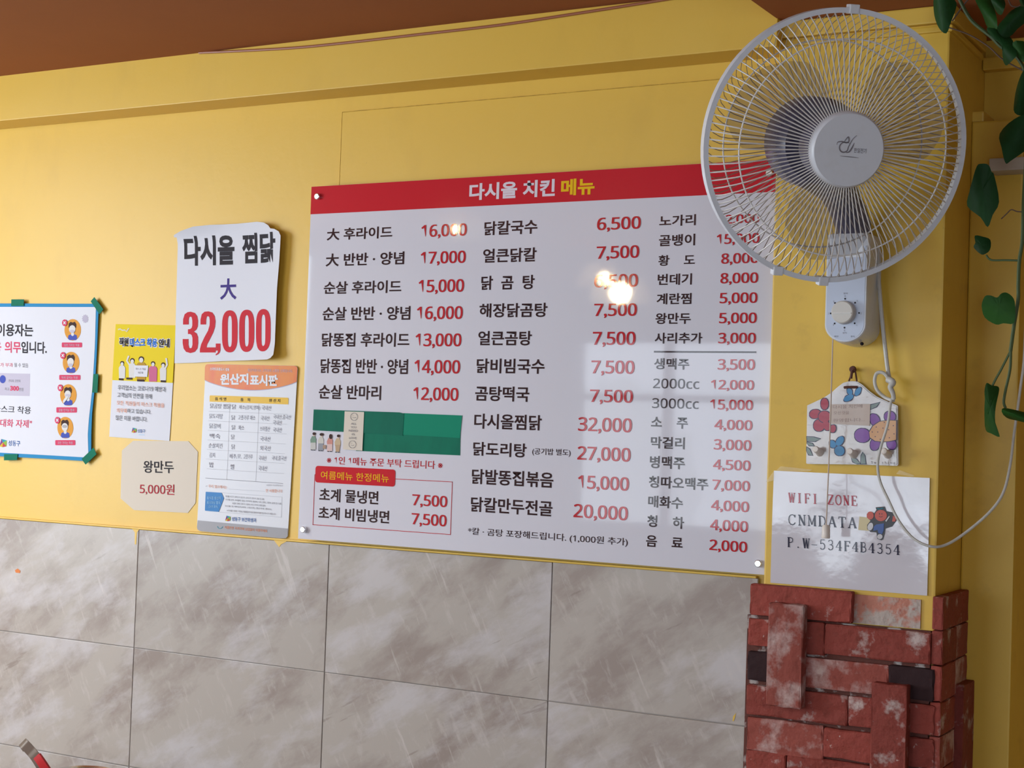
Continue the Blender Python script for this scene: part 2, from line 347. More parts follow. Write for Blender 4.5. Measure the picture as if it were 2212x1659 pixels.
def place_text(me, s, f, bl, tr, surf, m, parent, name='lettering', off=0.0, lay=2, br=None, tl=None, num=None, shear=0.0):
    """lettering whose ink box runs from bl to tr (upright), or bl, br, tl (any slant); num: fit the digits' height"""
    xs = [v.co.x for v in me.vertices]; ys = [v.co.y for v in me.vertices]
    x0, x1 = min(xs), max(xs)
    if num is None: num = s.replace(',', '').replace('c', '').isdigit()
    y0, y1 = (Z0 - off, Z1 + off) if num else (min(ys), max(ys))
    A = surf.pt(f, *bl)
    if tr is not None:
        T = surf.pt(f, *tr); ex = Vector((T.x - A.x, 0, 0)); ey = Vector((0, 0, T.z - A.z))
    else:
        ex = surf.pt(f, *br) - A; ey = surf.pt(f, *tl) - A
    for v in me.vertices:
        u = (v.co.x - x0)/(x1 - x0); q = (v.co.y - y0)/(y1 - y0)
        p = A + ex*(u + shear*q) + ey*q
        v.co = surf.lift(p.x, p.z, lay + v.co.z)
    if surf.grid:
        bm = bmesh.new(); bm.from_mesh(me); grid_cut(bm, surf, lay); bm.to_mesh(me); bm.free()
    return link(name, me, m, parent)

# ------------------------------------------------------------------ the room
ZC, ZL, ZLEDGE, YB = 2.368, 2.302, 2.246, -0.09
PXL = at(1648.5, 1243, -0.05).x + 0.001      # left edge of the pillar
PXR = at(2036, 700, -0.05).x                 # right edge of the pillar
YR = 0.139                                   # wall beside the pillar, set back
XR2 = at(2202, 700, YR).x
wall = empty('wall_back', (-2.5, 0, 0), 'yellow painted rear wall carrying the menu board above a grey tile dado', kind='structure')
box('plaster', -5.0, PXL + 0.02, 0.0, 0.12, 0, 2.6, M['wall'], wall)
# thin raised panel patched on the wall above the menu board
p0 = at(742, 243, 0); p1 = at(1500, 178, 0)
box('patch_panel', p0.x, PXL - 0.002, -0.005, 0.0005, 1.9, (p0.z + p1.z)/2, M['wall'], wall, bev=0.001)
M['seam'] = mat('dark_yellow_seam', (0.42, 0.25, 0.035), 0.7, noise=[(25, 1.0, (0.66, 0.42, 0.06), 0.42, 0.6, U1)])  # patchy dark yellow line along the panel's edge
box('panel_seam', p0.x, PXL - 0.004, -0.0055, 0.0, (p0.z + p1.z)/2, (p0.z + p1.z)/2 + 0.0011, M['seam'], wall)
box('panel_seam', p0.x - 0.0005, p0.x, -0.0055, 0.0, 1.95, (p0.z + p1.z)/2, M['seam'], wall)
# tile dado
dado = empty('wall_dado', (-2.5, 0, 0), 'grey stone look tiles along the foot of the wall', kind='structure')
tj = [at(294.5, 1280, -0.01).x, at(704.5, 1320, -0.01).x, at(1188.5, 1370, -0.01).x]
pitch = (tj[2] - tj[0])/2
zt = [at(850, 1186.5, -0.01).z, (at(700, 1449, -0.01).z + at(1184, 1517, -0.01).z)/2]
ph = zt[0] - zt[1]
box('grout', -5.0, PXL - 0.03, -0.006, 0.0, 0.0, zt[0] - 0.003, M['grout'], dado)
tb = bmesh.new(); g = 0.0011; box_bm(tb, -pitch/2 + g, pitch/2 - g, -0.0105, -0.0005, -ph/2 + g, ph/2 - g, 0.0012)
tile_me = bm_mesh(tb, 'tile'); tile_me.materials.append(M['tile'])
for r in range(4):
    for c in range(-4, 4):
        xc = tj[0] + pitch*(c + 0.5) ; zc_ = zt[0] - ph*(r + 0.5)
        if xc - pitch/2 > PXL - 0.1 or xc + pitch/2 < -5.0: continue
        if xc + pitch/2 > PXL - 0.025:
            bm = bmesh.new(); box_bm(bm, xc - pitch/2 + g, PXL - 0.0265, -0.0105, -0.0005, zc_ - ph/2 + g, zc_ + ph/2 - g, 0.0012)
            link('tile', bm_mesh(bm, 'tile'), M['tile'], dado)
        else:
            o = bpy.data.objects.new('tile', tile_me); COL.objects.link(o)
            o.location = (xc, 0, zc_ + random.uniform(-0.0006, 0.0006)); o.rotation_euler = (0, 0, random.uniform(-0.0006, 0.0006)); setpar(o, dado)
# paint smears running onto the tiles
SW = Surf(-0.0112)
for f, pts in (('Z', [(283, 1139), (303, 1141), (296, 1150), (294, 1176), (291, 1176), (291, 1150)]),
               ('Z', [(590, 1165), (622, 1168), (607, 1176), (603, 1182)]),
               ('K', [(75, 1145), (80, 1110), (102, 1085), (92, 1125), (84, 1147)])):
    poly('paint_smear', f, pts, SW, 0, M['wall'], dado)
poly('food_stain', 'Z', [(32, 1232), (38, 1228), (44, 1233), (43, 1238), (34, 1237)], SW, 0, M['ink_orange'], dado)
# painted lip along the top of the tiles
box('paint_lip', -5.0, PXL - 0.03, -0.0125, -0.0005, zt[0] - 0.001, zt[0] + 0.004, M['wall'], dado, bev=0.0015)
tag(box('trim_1', -5.0, PXL + 0.01, YB, 0.0, ZLEDGE, 2.45, M['wall'], bev=0.002), 'yellow boxed beam running along the top of the wall', kind='structure')
tag(box('ceiling', -5.0, 2.6, -5.7, YB, ZC, 2.48, M['ceiling']), 'terracotta painted ceiling', kind='structure')
tag(box('ceiling_drop', PXL + 0.008, 2.6, -3.0, 1.1, ZL, ZC - 0.001, M['ceiling']), 'lower terracotta ceiling panel over the pillar', kind='structure')
tag(box('floor', -5.1, 2.7, -5.8, 0.8, -0.1, 0.0, M['floor']), 'brown floor', kind='structure')
# side walls
tag(box('wall_right', 2.6, 2.7, -5.7, 0.8, 0, 2.48, M['plain']), 'plain right wall', kind='structure')
lw = empty('wall_left', (-5.05, -2.5, 0), 'left wall with a window', kind='structure')
for a in ((-5.1, -5.0, -1.6, 0.1, 0, 2.48), (-5.1, -5.0, -5.7, -3.1, 0, 2.48), (-5.1, -5.0, -3.1, -1.6, 0, 0.9), (-5.1, -5.0, -3.1, -1.6, 2.3, 2.48)):
    box('plaster', *a, M['plain'], lw)
rw = empty('wall_front', (-1.2, -5.75, 0), 'shopfront wall behind the viewer', kind='structure')
for a in ((-5.0, -4.5, -5.8, -5.7, 0, 2.48), (-1.5, 0.55, -5.8, -5.7, 0, 2.48), (1.65, 2.6, -5.8, -5.7, 0, 2.48), (0.55, 1.65, -5.8, -5.7, 2.25, 2.48), (-4.5, -1.5, -5.8, -5.7, 0, 0.9), (-4.5, -1.5, -5.8, -5.7, 2.08, 2.48)):  # right-hand opening added along with the fill light
    box('plaster', *a, M['plain'], rw)
wd = empty('window_1', (-3.0, -5.75, 0.9), 'shopfront window behind the viewer', kind='structure')
for a in ((-4.5, -4.45, 0.9, 2.08), (-1.55, -1.5, 0.9, 2.08), (-3.85, -3.80, 0.9, 2.08), (-2.6, -2.55, 0.9, 2.08), (-4.5, -1.5, 0.9, 0.95), (-4.5, -1.5, 2.03, 2.08), (-4.5, -1.5, 1.68, 1.72)):
    box('window_frame', a[0], a[1], -5.66, -5.60, a[2], a[3], M['frame'], wd)
for x in (-5.6, -3.6, -1.6):
    bm = bmesh.new(); bmesh.ops.create_icosphere(bm, subdivisions=4, radius=0.75)
    for v in bm.verts: v.co *= 1 + random.uniform(-0.22, 0.12); v.co.z *= 1.2
    bmesh.ops.translate(bm, verts=bm.verts, vec=(x, -8.4, 1.0))
    t = link('garden_tree', bm_mesh(bm, 'tree'), M['tree']); tag(t, {-5.6: 'bushy garden tree outside the window, nearest the left wall', -3.6: 'bushy garden tree outside the middle of the window', -1.6: 'bushy garden tree outside the window, farthest from the left wall'}[x], 'tree', 'trees outside the window')
tag(box('street_ground', -8, 6, -14, -5.8, -0.2, -0.1, M['yard']), 'pale street outside', kind='structure')

# ------------------------------------------------------------------ pillar, its bricks, wall beyond
pil = empty('pillar', ((PXL + PXR)/2, 0, 0), 'yellow painted pillar with red bricks round its foot', kind='structure')
zb = at(1655, 1261, -0.05).z
box('pillar_shaft', PXL, PXR, -0.05, 0.25, 0, ZL, M['pillar'], pil, bev=0.004)
# cornice strip at the pillar's head
box('cornice_strip', PXL + 0.004, PXR + 0.012, -0.064, 0.2, 2.268, ZL - 0.0005, M['wall'], pil, bev=0.003)
box('cornice_strip', PXL + 0.006, PXR + 0.006, -0.056, 0.2, 2.252, 2.265, M['pillar'], pil, bev=0.003)
YK = -0.072
def brick(f, x0, y0, x1, y1, m, y=YK, back=-0.05, seed=0):
    a = at(*fp(f, x0, y0), y); b = at(*fp(f, x1, y1), y)
    bm = bmesh.new(); rnd = random.Random(seed)
    box_bm(bm, a.x, b.x, y, back, b.z, a.z, 0)
    es = [e for e in bm.edges]
    bmesh.ops.bevel(bm, geom=es, offset=0.0035, segments=2, profile=0.6, affect='EDGES')
    bmesh.ops.subdivide_edges(bm, edges=[e for e in bm.edges if e.calc_length() > 0.03], cuts=3, use_grid_fill=True)
    for v in bm.verts:
        if v.co.y < back - 0.003:
            v.co += Vector((rnd.uniform(-1, 1)*0.0011, rnd.uniform(-1, 1)*0.0012, rnd.uniform(-1, 1)*0.0011))
    return link('brick', bm_mesh(bm, 'brick'), M[m], pil)
BK = [(205,140,945,432,'brick',0), (193,390,575,625,'brick',0), (585,412,745,668,'brick',0), (752,432,1525,735,'brick',0),
      (187,632,575,885,'brick_dark',0), (585,672,1215,962,'brick_white',0), (1220,735,1548,1005,'brick_dark',0),
      (180,878,915,1185,'brick',0), (925,962,1550,1255,'brick',0), (183,1112,735,1432,'brick_white',0), (742,1192,1335,1490,'brick',0),
      (1343,1258,1548,1500,'brick',0), (176,1352,460,1640,'brick',0), (475,1392,1085,1680,'brick',0), (1343,1505,1548,1780,'brick',0),
      (1092,1500,1335,1760,'brick_dark',0), (176,1650,700,1940,'brick',0), (710,1690,1335,1990,'brick_white',0), (1343,1790,1548,2050,'brick',0)]
for i, (x0, y0, x1, y1, m, s) in enumerate(BK): brick('K', x0, y0, x1, y1, m, seed=i)
for i, (x0, y0, x1, y1, m) in enumerate([(340,278,575,1062,'brick_white'), (1095,862,1335,1720,'brick')]):
    brick('K', x0, y0, x1, y1, m, y=-0.098, back=YK + 0.001, seed=50 + i)
tag(pil.children[-2], 'upright whitewashed brick standing proud'); tag(pil.children[-1], 'upright red brick standing proud')
a = at(*fp('K', 958, 215), -0.052); b = at(*fp('K', 1452, 470), -0.052)
box('mortar_patch', a.x, b.x, -0.0535, -0.0495, b.z, a.z, M['residue'], pil)
a = at(*fp('K', 200, 150), -0.052); b = at(*fp('K', 1548, 470), -0.052)
box('mortar_bed', at(*fp('K', 196, 400), -0.052).x, b.x - 0.003, -0.060, -0.0495, 0.3, b.z - 0.004, M['mortar'], pil)
box('mortar_bed', PXL - 0.024, PXL + 0.001, -0.052, -0.003, 0.3, zb - 0.01, M['mortar'], pil)
# brick returns on the pillar's right side: depth runs into the scene
def side_brick(y0, y1, z0, z1, m, seed, out=0.02):
    bm = bmesh.new(); box_bm(bm, PXR - 0.001, PXR + out, y0, y1, z0, z1, 0); rnd = random.Random(seed)
    bmesh.ops.bevel(bm, geom=list(bm.edges), offset=0.003, segments=2, profile=0.6, affect='EDGES')
    bmesh.ops.subdivide_edges(bm, edges=[e for e in bm.edges if e.calc_length() > 0.03], cuts=2, use_grid_fill=True)
    for v in bm.verts:
        if v.co.x > PXR + 0.004: v.co += Vector([rnd.uniform(-1, 1)*0.001 for _ in range(3)])
    return link('brick', bm_mesh(bm, 'brick'), M[m], pil)
zr = [at(*fp('K', 1530, q), -0.07).z for q in (228, 478, 735, 1005, 1256, 1502, 1780, 2050)]
for i in range(7):
    side_brick(-0.068, 0.04, zr[i+1] + 0.001, zr[i] - 0.001, ('brick', 'brick', 'brick', 'brick', 'brick_white', 'brick', 'brick')[i], 90 + i, 0.02)
    if i < 3: side_brick(0.041, YR - 0.001, zr[i+1] + 0.001, zr[i] - 0.001, 'brick_white' if i else 'brick', 100 + i, 0.018)
side_brick(0.05, YR - 0.001, zr[3] - 0.30, zr[3] + 0.02, 'brick', 120, 0.034)
# the wall beyond the pillar, in planes stepping back
wr = empty('wall_side', (XR2, 0.2, 0), 'yellow wall set back to the right of the pillar', kind='structure')
zs = at(2115, 262, YR).z
box('plaster', PXR + 0.0005, XR2, YR, YR + 0.9, 0, zs, M['pillar'], wr, bev=0.004)
box('plaster', 2.5, 2.6, -0.1, YR + 0.85, 0, zs, M['pillar'], wr)
box('plaster', PXR + 0.0005, 2.6, YR + 0.10, YR + 0.9, zs, ZL, M['pillar'], wr)
box('plaster', XR2 - 0.01, 2.6, YR + 0.75, YR + 0.85, 0, ZL, M['pillar'], wr)  # recess wall pushed far back to make the strip dark
a = at(2093, 262, YR + 0.01); b = at(2127, 240, YR + 0.01)
box('end_cap', a.x, b.x, YR + 0.005, YR + 0.0995, zs, zs + 0.022, M['wall'], wr, bev=0.004)
box('ledge_strip', PXR + 0.001, 2.0, YR + 0.075, YR + 0.10, 2.235, 2.262, M['pillar'], wr, bev=0.003)
a = at(2140, 345, 0.10); b = at(2230, 368, 0.10)
br_ = box('shelf_bracket', a.x, b.x + 0.1, 0.085, YR + 0.2, b.z, a.z, M['plain'], None, bev=0.003)
tag(br_, 'pale flat shelf bar jutting out on the right wall behind the vine', 'shelf')

# terracotta painted cable across the beam
cp = [(430, 114), (520, 110), (640, 103), (760, 91), (900, 75), (1080, 54), (1240, 30), (1380, 8), (1480, -8)]
tag(tube('ceiling_cable', [at(x, y, YB - 0.004) for x, y in cp], 0.0032, M['pipe']), 'thin terracotta painted cable sagging along the yellow beam', 'cable')

# ------------------------------------------------------------------ menu board
YM = -0.0300
SB = Surf(YM)
bx0 = (at(675.3, 403.7, YM).x + at(641.4, 1164.2, YM).x)/2; bx1 = PXL - 0.0015
bz1 = (at(675.3, 403.7, YM).z + at(1518, 352.6, YM).z)/2; bz0 = (at(641.4, 1164.2, YM).z + at(1646.4, 1240.4, YM).z)/2
mb = empty('menu_board', ((bx0+bx1)/2, YM, bz0), 'large glossy white menu board with a red header and Korean prices', 'menu board')
box('panel', bx0, bx1, YM, YM + 0.008, bz0, bz1, M['board'], mb, bev=0.0006)
hz = (at(672, 462.5, YM).z + at(1532, 421.8, YM).z)/2
box('header_band', bx0 + 0.0002, bx1 - 0.0002, YM - 0.0006, YM + 0.0005, hz, bz1 - 0.0004, M['board_red'], mb)
def T(s, f, a, b, c, d, m='b_black', off=0.019, lay=2, name='dish_name', **k):
    return text(s, f, (a, b), (c, d), SB, M[m], mb, name, off, lay, **k)
def Pn(s, f, a, b, c, d): return T(s, f, a, b, c, d, 'b_red', 0.008, name='price')
T('다시올 치킨', 'A', 1240, 243, 1858, 88, 'b_white', 0.034, 3, name='header_lettering')
T('메뉴', 'B', 106, 210, 350, 78, 'b_yellow', 0.034, 3, name='header_lettering')
for q in [('大 후라이드', 218,530,690,424), ('大 반반 · 양념', 210,717,776,606), ('순살 후라이드', 197,914,755,812), ('순살 반반 · 양념', 188,1103,820,999),
          ('닭똥집 후라이드', 182,1290,813,1190), ('닭똥집 반반 · 양념', 173,1480,803,1380), ('닭칼국수', 1347,494,1730,378), ('얼큰닭칼', 1338,690,1724,578),
          ('닭  곰  탕', 1325,885,1710,775), ('해장닭곰탕', 1312,1082,1802,975), ('얼큰곰탕', 1303,1281,1690,1177), ('닭비빔국수', 1292,1480,1782,1378)]: T(q[0], 'A', *q[1:])
for q in [('16,000', 895,507,1225,405), ('17,000', 890,699,1217,601), ('15,000', 875,903,1205,805), ('16,000', 863,1095,1196,999), ('13,000', 853,1288,1186,1195), ('14,000', 845,1480,1177,1387)]: Pn(q[0], 'A', *q[1:])
for q in [('순살 반마리', 168,143,636,46), ('곰탕떡국', 1335,158,1742,54), ('다시올찜닭', 1328,365,1835,266), ('닭도리탕', 1320,567,1722,478), ('닭발똥집볶음', 1310,778,1922,694),
          ('닭칼만두전골', 1303,985,1915,908), ('초계 물냉면', 172,907,615,834), ('초계 비빔냉면', 165,1040,696,980)]: T(q[0], 'C', *q[1:])
T('(공기밥 별도)', 'C', 1762, 566, 2050, 521, off=0.006)
Pn('12,000', 'C', 872, 152, 1213, 62)
Pn('7,500', 'C', 865, 938, 1130, 870); Pn('7,500', 'C', 860, 1080, 1125, 1012)
a = fp('C', 1282, 1164); b = fp('D', 610, 1184)
T('*칼 · 곰탕 포장해드립니다. (1,000원 추가)', 'Z', a[0], a[1], b[0], b[1], off=0.006, name='footnote', num=False)
T('※ 1인 1메뉴 주문 부탁 드립니다 ※', 'S', 290, 897, 1875, 862, 'b_red', 0.008, name='notice_line')
for q in [('6,500', 363,457,680,354), ('7,500', 360,662,668,562), ('6,500', 343,867,660,767), ('7,500', 342,1072,652,978), ('7,500', 332,1278,642,1182), ('7,500', 322,1482,634,1390),
          ('12,000', 1230,412,1530,336), ('15,000', 1220,557,1530,474), ('8,000', 1253,697,1522,615), ('8,000', 1247,838,1520,757), ('5,000', 1242,980,1515,900), ('5,000', 1238,1123,1510,1045), ('3,000', 1232,1267,1504,1190), ('3,500', 1228,1455,1497,1380)]: Pn(q[0], 'B', *q[1:])
for q in [('노가리', 810,430,1073,340), ('골뱅이', 807,572,1068,480), ('황    도', 803,712,1066,628), ('번데기', 798,850,1045,764), ('계란찜', 790,988,1042,905), ('왕만두', 782,1128,1036,1047), ('사리추가', 776,1268,1120,1189), ('생맥주', 772,1452,1025,1374)]: T(q[0], 'B', *q[1:])
T('2000cc', 'B', 765, 1588, 1098, 1522, off=0.006)
for q in [('7,500', 325,168,650,78), ('32,000', 237,383,642,290), ('27,000', 232,598,632,511), ('15,000', 235,812,620,730), ('20,000', 203,1028,612,950), ('12,000', 1228,73,1553,5), ('15,000', 1222,222,1545,153),
          ('4,000', 1255,372,1540,304), ('3,000', 1250,522,1533,453), ('4,500', 1245,670,1527,605), ('7,000', 1240,822,1522,758), ('4,000', 1230,975,1515,912), ('4,000', 1223,1122,1508,1058), ('2,000', 1217,1272,1502,1211)]: Pn(q[0], 'D', *q[1:])
for q in [('소    주', 782,360,1058,284), ('막걸리', 780,512,1035,432), ('병맥주', 773,660,1035,578), ('칭따오맥주', 765,806,1210,738), ('매화수', 760,952,1020,878), ('청    하', 753,1098,1030,1026), ('음    료', 745,1245,1020,1178)]: T(q[0], 'D', *q[1:])
T('3000cc', 'D', 790, 212, 1140, 145, off=0.006)
def bl(f, x, y): p = at(*fp(f, x, y), YM); return p
def rect(name, x0, x1, z0, z1, lay, m):
    y = YM - lay*0.00035; me = bpy.data.meshes.new(name); me.from_pydata([(x0,y,z0),(x1,y,z0),(x1,y,z1),(x0,y,z1)], [], [(0,1,2,3)]); return link(name, me, M[m], mb)
a, b = bl('B', 772, 1325), bl('B', 1505, 1331); rect('divider_line', a.x, b.x, (a.z+b.z)/2 - 0.0017, (a.z+b.z)/2 + 0.0017, 2, 'b_black')
a, b, c = bl('C', 137, 720), bl('C', 1168, 762), bl('C', 130, 1086)
t_ = 0.0014; zz1, zz0 = b.z, (c.z + bl('C', 1160, 1160).z)/2
for r_ in ((a.x, b.x, zz1-t_, zz1), (a.x, b.x, zz0, zz0+t_), (a.x, a.x+t_, zz0, zz1), (b.x-t_, b.x, zz0, zz1)): rect('summer_box_line', *r_, 2, 'b_red')
a, b = bl('C', 146, 643), bl('C', 738, 800)
z1_, z0_ = a.z, b.z; rr = 0.007; pts = []
for cx, cz, an in ((b.x-rr, z1_-rr, 0), (a.x+rr, z1_-rr, 90), (a.x+rr, z0_+rr, 180), (b.x-rr, z0_+rr, 270)):
    for k in range(5): t = math.radians(an + 22.5*k); pts.append((cx + rr*math.cos(t), YM - 0.0010, cz + rr*math.sin(t)))
me = bpy.data.meshes.new('tab'); me.from_pydata(pts, [], [tuple(range(len(pts)))]); link('summer_tab', me, M['board_red'], mb)
T('여름메뉴 한정메뉴', 'C', 185, 742, 695, 708, 'b_yellow', 0.002, 4, name='summer_lettering')
def screw(px, py):
    p = at(px, py, YM - 0.006); bm = bmesh.new()
    lathe_bm(bm, [(0.0, -0.0095), (0.0062, -0.0095), (0.0075, -0.0085), (0.0075, 0.006)], 24, 'Y', (p.x, YM, p.z))
    o = link('standoff_screw', bm_mesh(bm, 'screw', False), M['steel'], mb)
    bm = bmesh.new(); lathe_bm(bm, [(0.006, 0.008), (0.006, -YM)], 16, 'Y', (p.x, YM, p.z)); link('spacer', bm_mesh(bm, 'sp'), M['steel'], o)
for q in ((685.5, 424.5), (655, 1144), (1638, 1217.5), (1662, 374)): screw(*q)
poly('dark_chip', 'A', ell(1672, 127, 16, 12, 9), SB, 4, M['ink_black'], mb)

# green tape, card and paper figures stuck on the board
tp = empty('tape_patch', bl('S', 1100, 450), 'wide patch of overlapping green cloth tape stuck on the menu board', 'tape')
poly('tape_strip', 'S', [(690,430),(2118,470),(2112,782),(690,720)], SB, 2, M['tape'], tp, 0.0003)
poly('tape_strip', 'S', [(1340,205),(2142,237),(2112,545),(1335,500)], SB, 4, M['tape_light'], tp, 0.0003)
poly('tape_strip', 'S', [(118,155),(700,175),(1290,195),(1352,212),(1332,512),(1100,492),(104,438)], SB, 6, M['tape_dark'], tp, 0.0003)
cd = empty('sticker_card', bl('S', 660, 450), 'small white sticker reading ALL YOU NEED IS LOVE on green tape', 'sticker')
poly('card', 'S', [(545,180),(810,190),(785,718),(520,700)], SB, 9, M['paper_cream'], cd, 0.0004)
for s, x0, y0, x1, y1 in (('ALL',632,362,708,338),('YOU',630,410,708,386),('NEED',603,458,728,434),('IS',645,507,685,482),('LOVE',608,557,710,532)):
    text(s, 'S', (x0, y0), (x1, y1), SB, M['ink_gray'], cd, 'lettering', 0.0, 12)
for cx, cy, r in ((675, 255, 48), (653, 632, 48)):
    strip('doodle_face', 'S', ell(cx, cy, r, r*1.05, 22) + [(cx+r, cy)], 5, SB, 12, M['ink_gray'], cd)
    strip('doodle_face', 'S', ell(cx, cy, 22, 16, 8, 0.2, PI-0.3), 4, SB, 12, M['ink_gray'], cd)
    strip('doodle_face', 'S', [(cx-20, cy-14), (cx-8, cy-16)], 4, SB, 12, M['ink_gray'], cd)
FIG = [((122, 490), 'stk_a', (0.10, 0.20, 0.13), (0.45, 0.44, 0.42), 'tiny paper woman sticker in a long green coat, leftmost of four'),
       ((225, 500), 'stk_b', (0.50, 0.47, 0.42), (0.20, 0.21, 0.25), 'tiny paper woman sticker in a cream blouse and grey skirt with a bag'),
       ((348, 510), 'stk_c', (0.50, 0.17, 0.13), (0.58, 0.40, 0.38), 'tiny paper woman sticker seen from behind in a red top and pink skirt'),
       ((455, 520), 'stk_d', (0.46, 0.33, 0.18), (0.40, 0.25, 0.12), 'tiny paper woman sticker in a tan coat beside the white card')]
skin = mat('sticker_skin', (0.6, 0.42, 0.33), 0.5)
for i, ((hx, hy), nm, c1, c2, lab) in enumerate(FIG):
    e = empty('figure_sticker', bl('S', hx - 10, hy + 100), lab, 'sticker', 'paper figure stickers on the board')
    m1 = mat(nm + '_top', c1, 0.5); m2 = mat(nm + '_skirt', c2, 0.5)
    X = hx - 12
    poly('body', 'S', [(X-18,hy+28),(X+22,hy+28),(X+38,hy+70),(X+36,hy+130),(X-38,hy+130),(X-42,hy+80)], SB, 3, m1, e, 0.0003)
    if i != 3: poly('skirt', 'S', [(X-34,hy+118),(X+34,hy+118),(X+34,hy+212),(X-40,hy+212)], SB, 4, m2, e)
    else: poly('skirt', 'S', [(X-34,hy+118),(X+34,hy+118),(X+22,hy+212),(X-26,hy+212)], SB, 4, m2, e)
    poly('face', 'S', ell(hx, hy + 8, 17, 22, 14), SB, 4, skin, e)
    poly('hair', 'S', ell(hx, hy + (14 if i == 2 else -4), 22 if i != 1 else 28, 34 if i == 2 else 20, 14), SB, 5, M['ink_hair'], e)
    poly('shoe', 'S', [(X-34,hy+212),(X-8,hy+214),(X-8,hy+224),(X-34,hy+222)], SB, 5, M['ink_black'], e)
    poly('shoe', 'S', [(X+4,hy+214),(X+28,hy+215),(X+28,hy+225),(X+4,hy+224)], SB, 5, M['ink_black'], e)
    if i == 1: poly('bag', 'S', [(X+30,hy+140),(X+72,hy+140),(X+70,hy+196),(X+32,hy+190)], SB, 6, m1 if False else mat('tan_bag', (0.32, 0.18, 0.10), 0.5), e)

# ------------------------------------------------------------------ sheets on the wall
# tall paper sign: 32,000
c32 = [at(*fp('T', x, y), -0.004) for x, y in ((128, 150), (1250, 130), (1190, 1545), (88, 1585))]
xl, xr_, zt_, zb_ = c32[0].x, c32[1].x, c32[0].z, c32[3].z
def b32(x, z):
    u = (x - xl)/(xr_ - xl); v = (zt_ - z)/(zt_ - zb_)
    return 0.002 + 0.022*max(0, 1 - max(u, 0)*2.2)*max(0, 1 - max(v, 0)*7)**2 + 0.018*max(0, u)**3 + 0.010*max(0, 1 - max(v, 0)*7)**2 * (1 - abs(u - 0.5)) + 0.010*max(0, v - 0.86)/0.14*max(u - 0.6, 0)/0.4
S32 = Surf(-0.002, b32, 0.012)
pw = empty('price_sign', S32.pt('T', 640, 1500), 'curling white paper sign with 32,000 in tall red digits', 'sign')
def sheet_outline(name, f, pts, surf, m, parent):
    """paper with a free outline, gridded so that it can curl"""
    bm = bmesh.new(); fc = bm.faces.new([bm.verts.new(Vector(surf.lift(*((lambda p: (p.x, p.z))(at(*fp(f, x, y), surf.y0))), 0))) for x, y in pts])
    for v in bm.verts: v.co.y = surf.y0
    fc.normal_update()
    if fc.normal.y > 0: fc.normal_flip()
    grid_cut(bm, surf, 0)
    r = bmesh.ops.extrude_face_region(bm, geom=bm.faces[:])
    for v in r['geom']:
        if isinstance(v, bmesh.types.BMVert): v.co.y += 0.0004
    me = bm_mesh(bm, name, True); me.set_sharp_from_angle(angle=0.6)
    return link(name, me, m, parent)
sheet_outline('paper', 'T', [(125,262),(100,262),(104,240),(190,200),(330,155),(500,135),(780,122),(1000,103),(1075,112),(1120,140),(1140,172),(1185,178),(1235,205),(1256,250),(1240,520),(1215,800),(1195,1300),(1190,1500),(1160,1535),(1120,1550),(900,1556),(600,1562),(300,1580),(88,1585)], S32, M['paper_white'], pw)
for s, bx, off, m in (('다시올', ((193, 560), (728, 550), (193, 250)), 0.036, 'ink_black'), ('찜닭', ((815, 540), (1192, 530), (815, 222)), 0.032, 'ink_black')):
    text(s, 'T', bx[0], None, S32, M[m], pw, 'lettering', off, 2, br=bx[1], tl=bx[2])
text('大', 'T', (573, 918), None, S32, M['ink_navy'], pw, 'lettering', 0.02, 2, br=(752, 914), tl=(573, 695))
TWO = [(.04,.68),(.04,.80),(.12,.93),(.3,.99),(.55,1.0),(.8,.97),(.95,.88),(1.0,.76),(.97,.62),(.85,.48),(.65,.33),(.47,.20),(.42,.125),(1.0,.125),(1.0,0),(0,0),(0,.08),(.08,.2),(.3,.38),(.52,.53),(.62,.66),(.63,.78),(.6,.86),(.52,.885),(.44,.87),(.40,.80),(.39,.68)]
THREE = [(.02,.69),(.03,.82),(.13,.94),(.32,.99),(.52,1),(.78,.97),(.94,.89),(.99,.78),(.97,.64),(.88,.565),(.72,.52),(.9,.475),(.99,.39),(1.0,.24),(.95,.11),(.78,.03),(.5,0),(.22,.03),(.06,.11),(0,.24),(0,.34),(.37,.34),(.37,.2),(.42,.13),(.5,.115),(.58,.13),(.63,.2),(.63,.37),(.58,.435),(.48,.46),(.34,.46),(.34,.575),(.48,.58),(.58,.61),(.62,.67),(.62,.79),(.58,.865),(.5,.885),(.42,.865),(.385,.80),(.385,.69)]
COMMA = [(0,1),(1,1),(1,.3),(.85,.05),(.5,-.12),(0,-.25),(0,-.1),(.35,.0),(.5,.25),(0,.25)]
for pts, x0, x1, y0, y1 in ((THREE,176,340,1478,1042), (TWO,358,525,1472,1038), (COMMA,528,578,1478,1378)):
    poly('digit', 'T', [(x0 + a*(x1-x0), y0 + b*(y1-y0)) for a, b in pts], S32, 2, M['ink_red'], pw)
for x0, x1, y0, y1 in ((595,765,1472,1028), (783,953,1468,1023), (973,1143,1464,1018)):
    cx, cy, rx, ry = (x0+x1)/2, (y0+y1)/2, (x1-x0)/2, (y0-y1)/2; bm = bmesh.new(); A = []; B = []
    for k in range(40):
        t = 2*PI*k/40; c_, s2 = math.cos(t), math.sin(t); f_ = lambda v, e: math.copysign(abs(v)**e, v)
        A.append(bm.verts.new(S32.pt('T', cx + rx*f_(c_, .9), cy + ry*f_(s2, .55), 2))); B.append(bm.verts.new(S32.pt('T', cx + rx*.27*f_(c_, .8), cy + ry*.74*f_(s2, .4), 2)))
    for k in range(40): bm.faces.new((A[k], A[(k+1) % 40], B[(k+1) % 40], B[k]))
    grid_cut(bm, S32, 2); link('digit', bm_mesh(bm, 'digit'), M['ink_red'], pw)

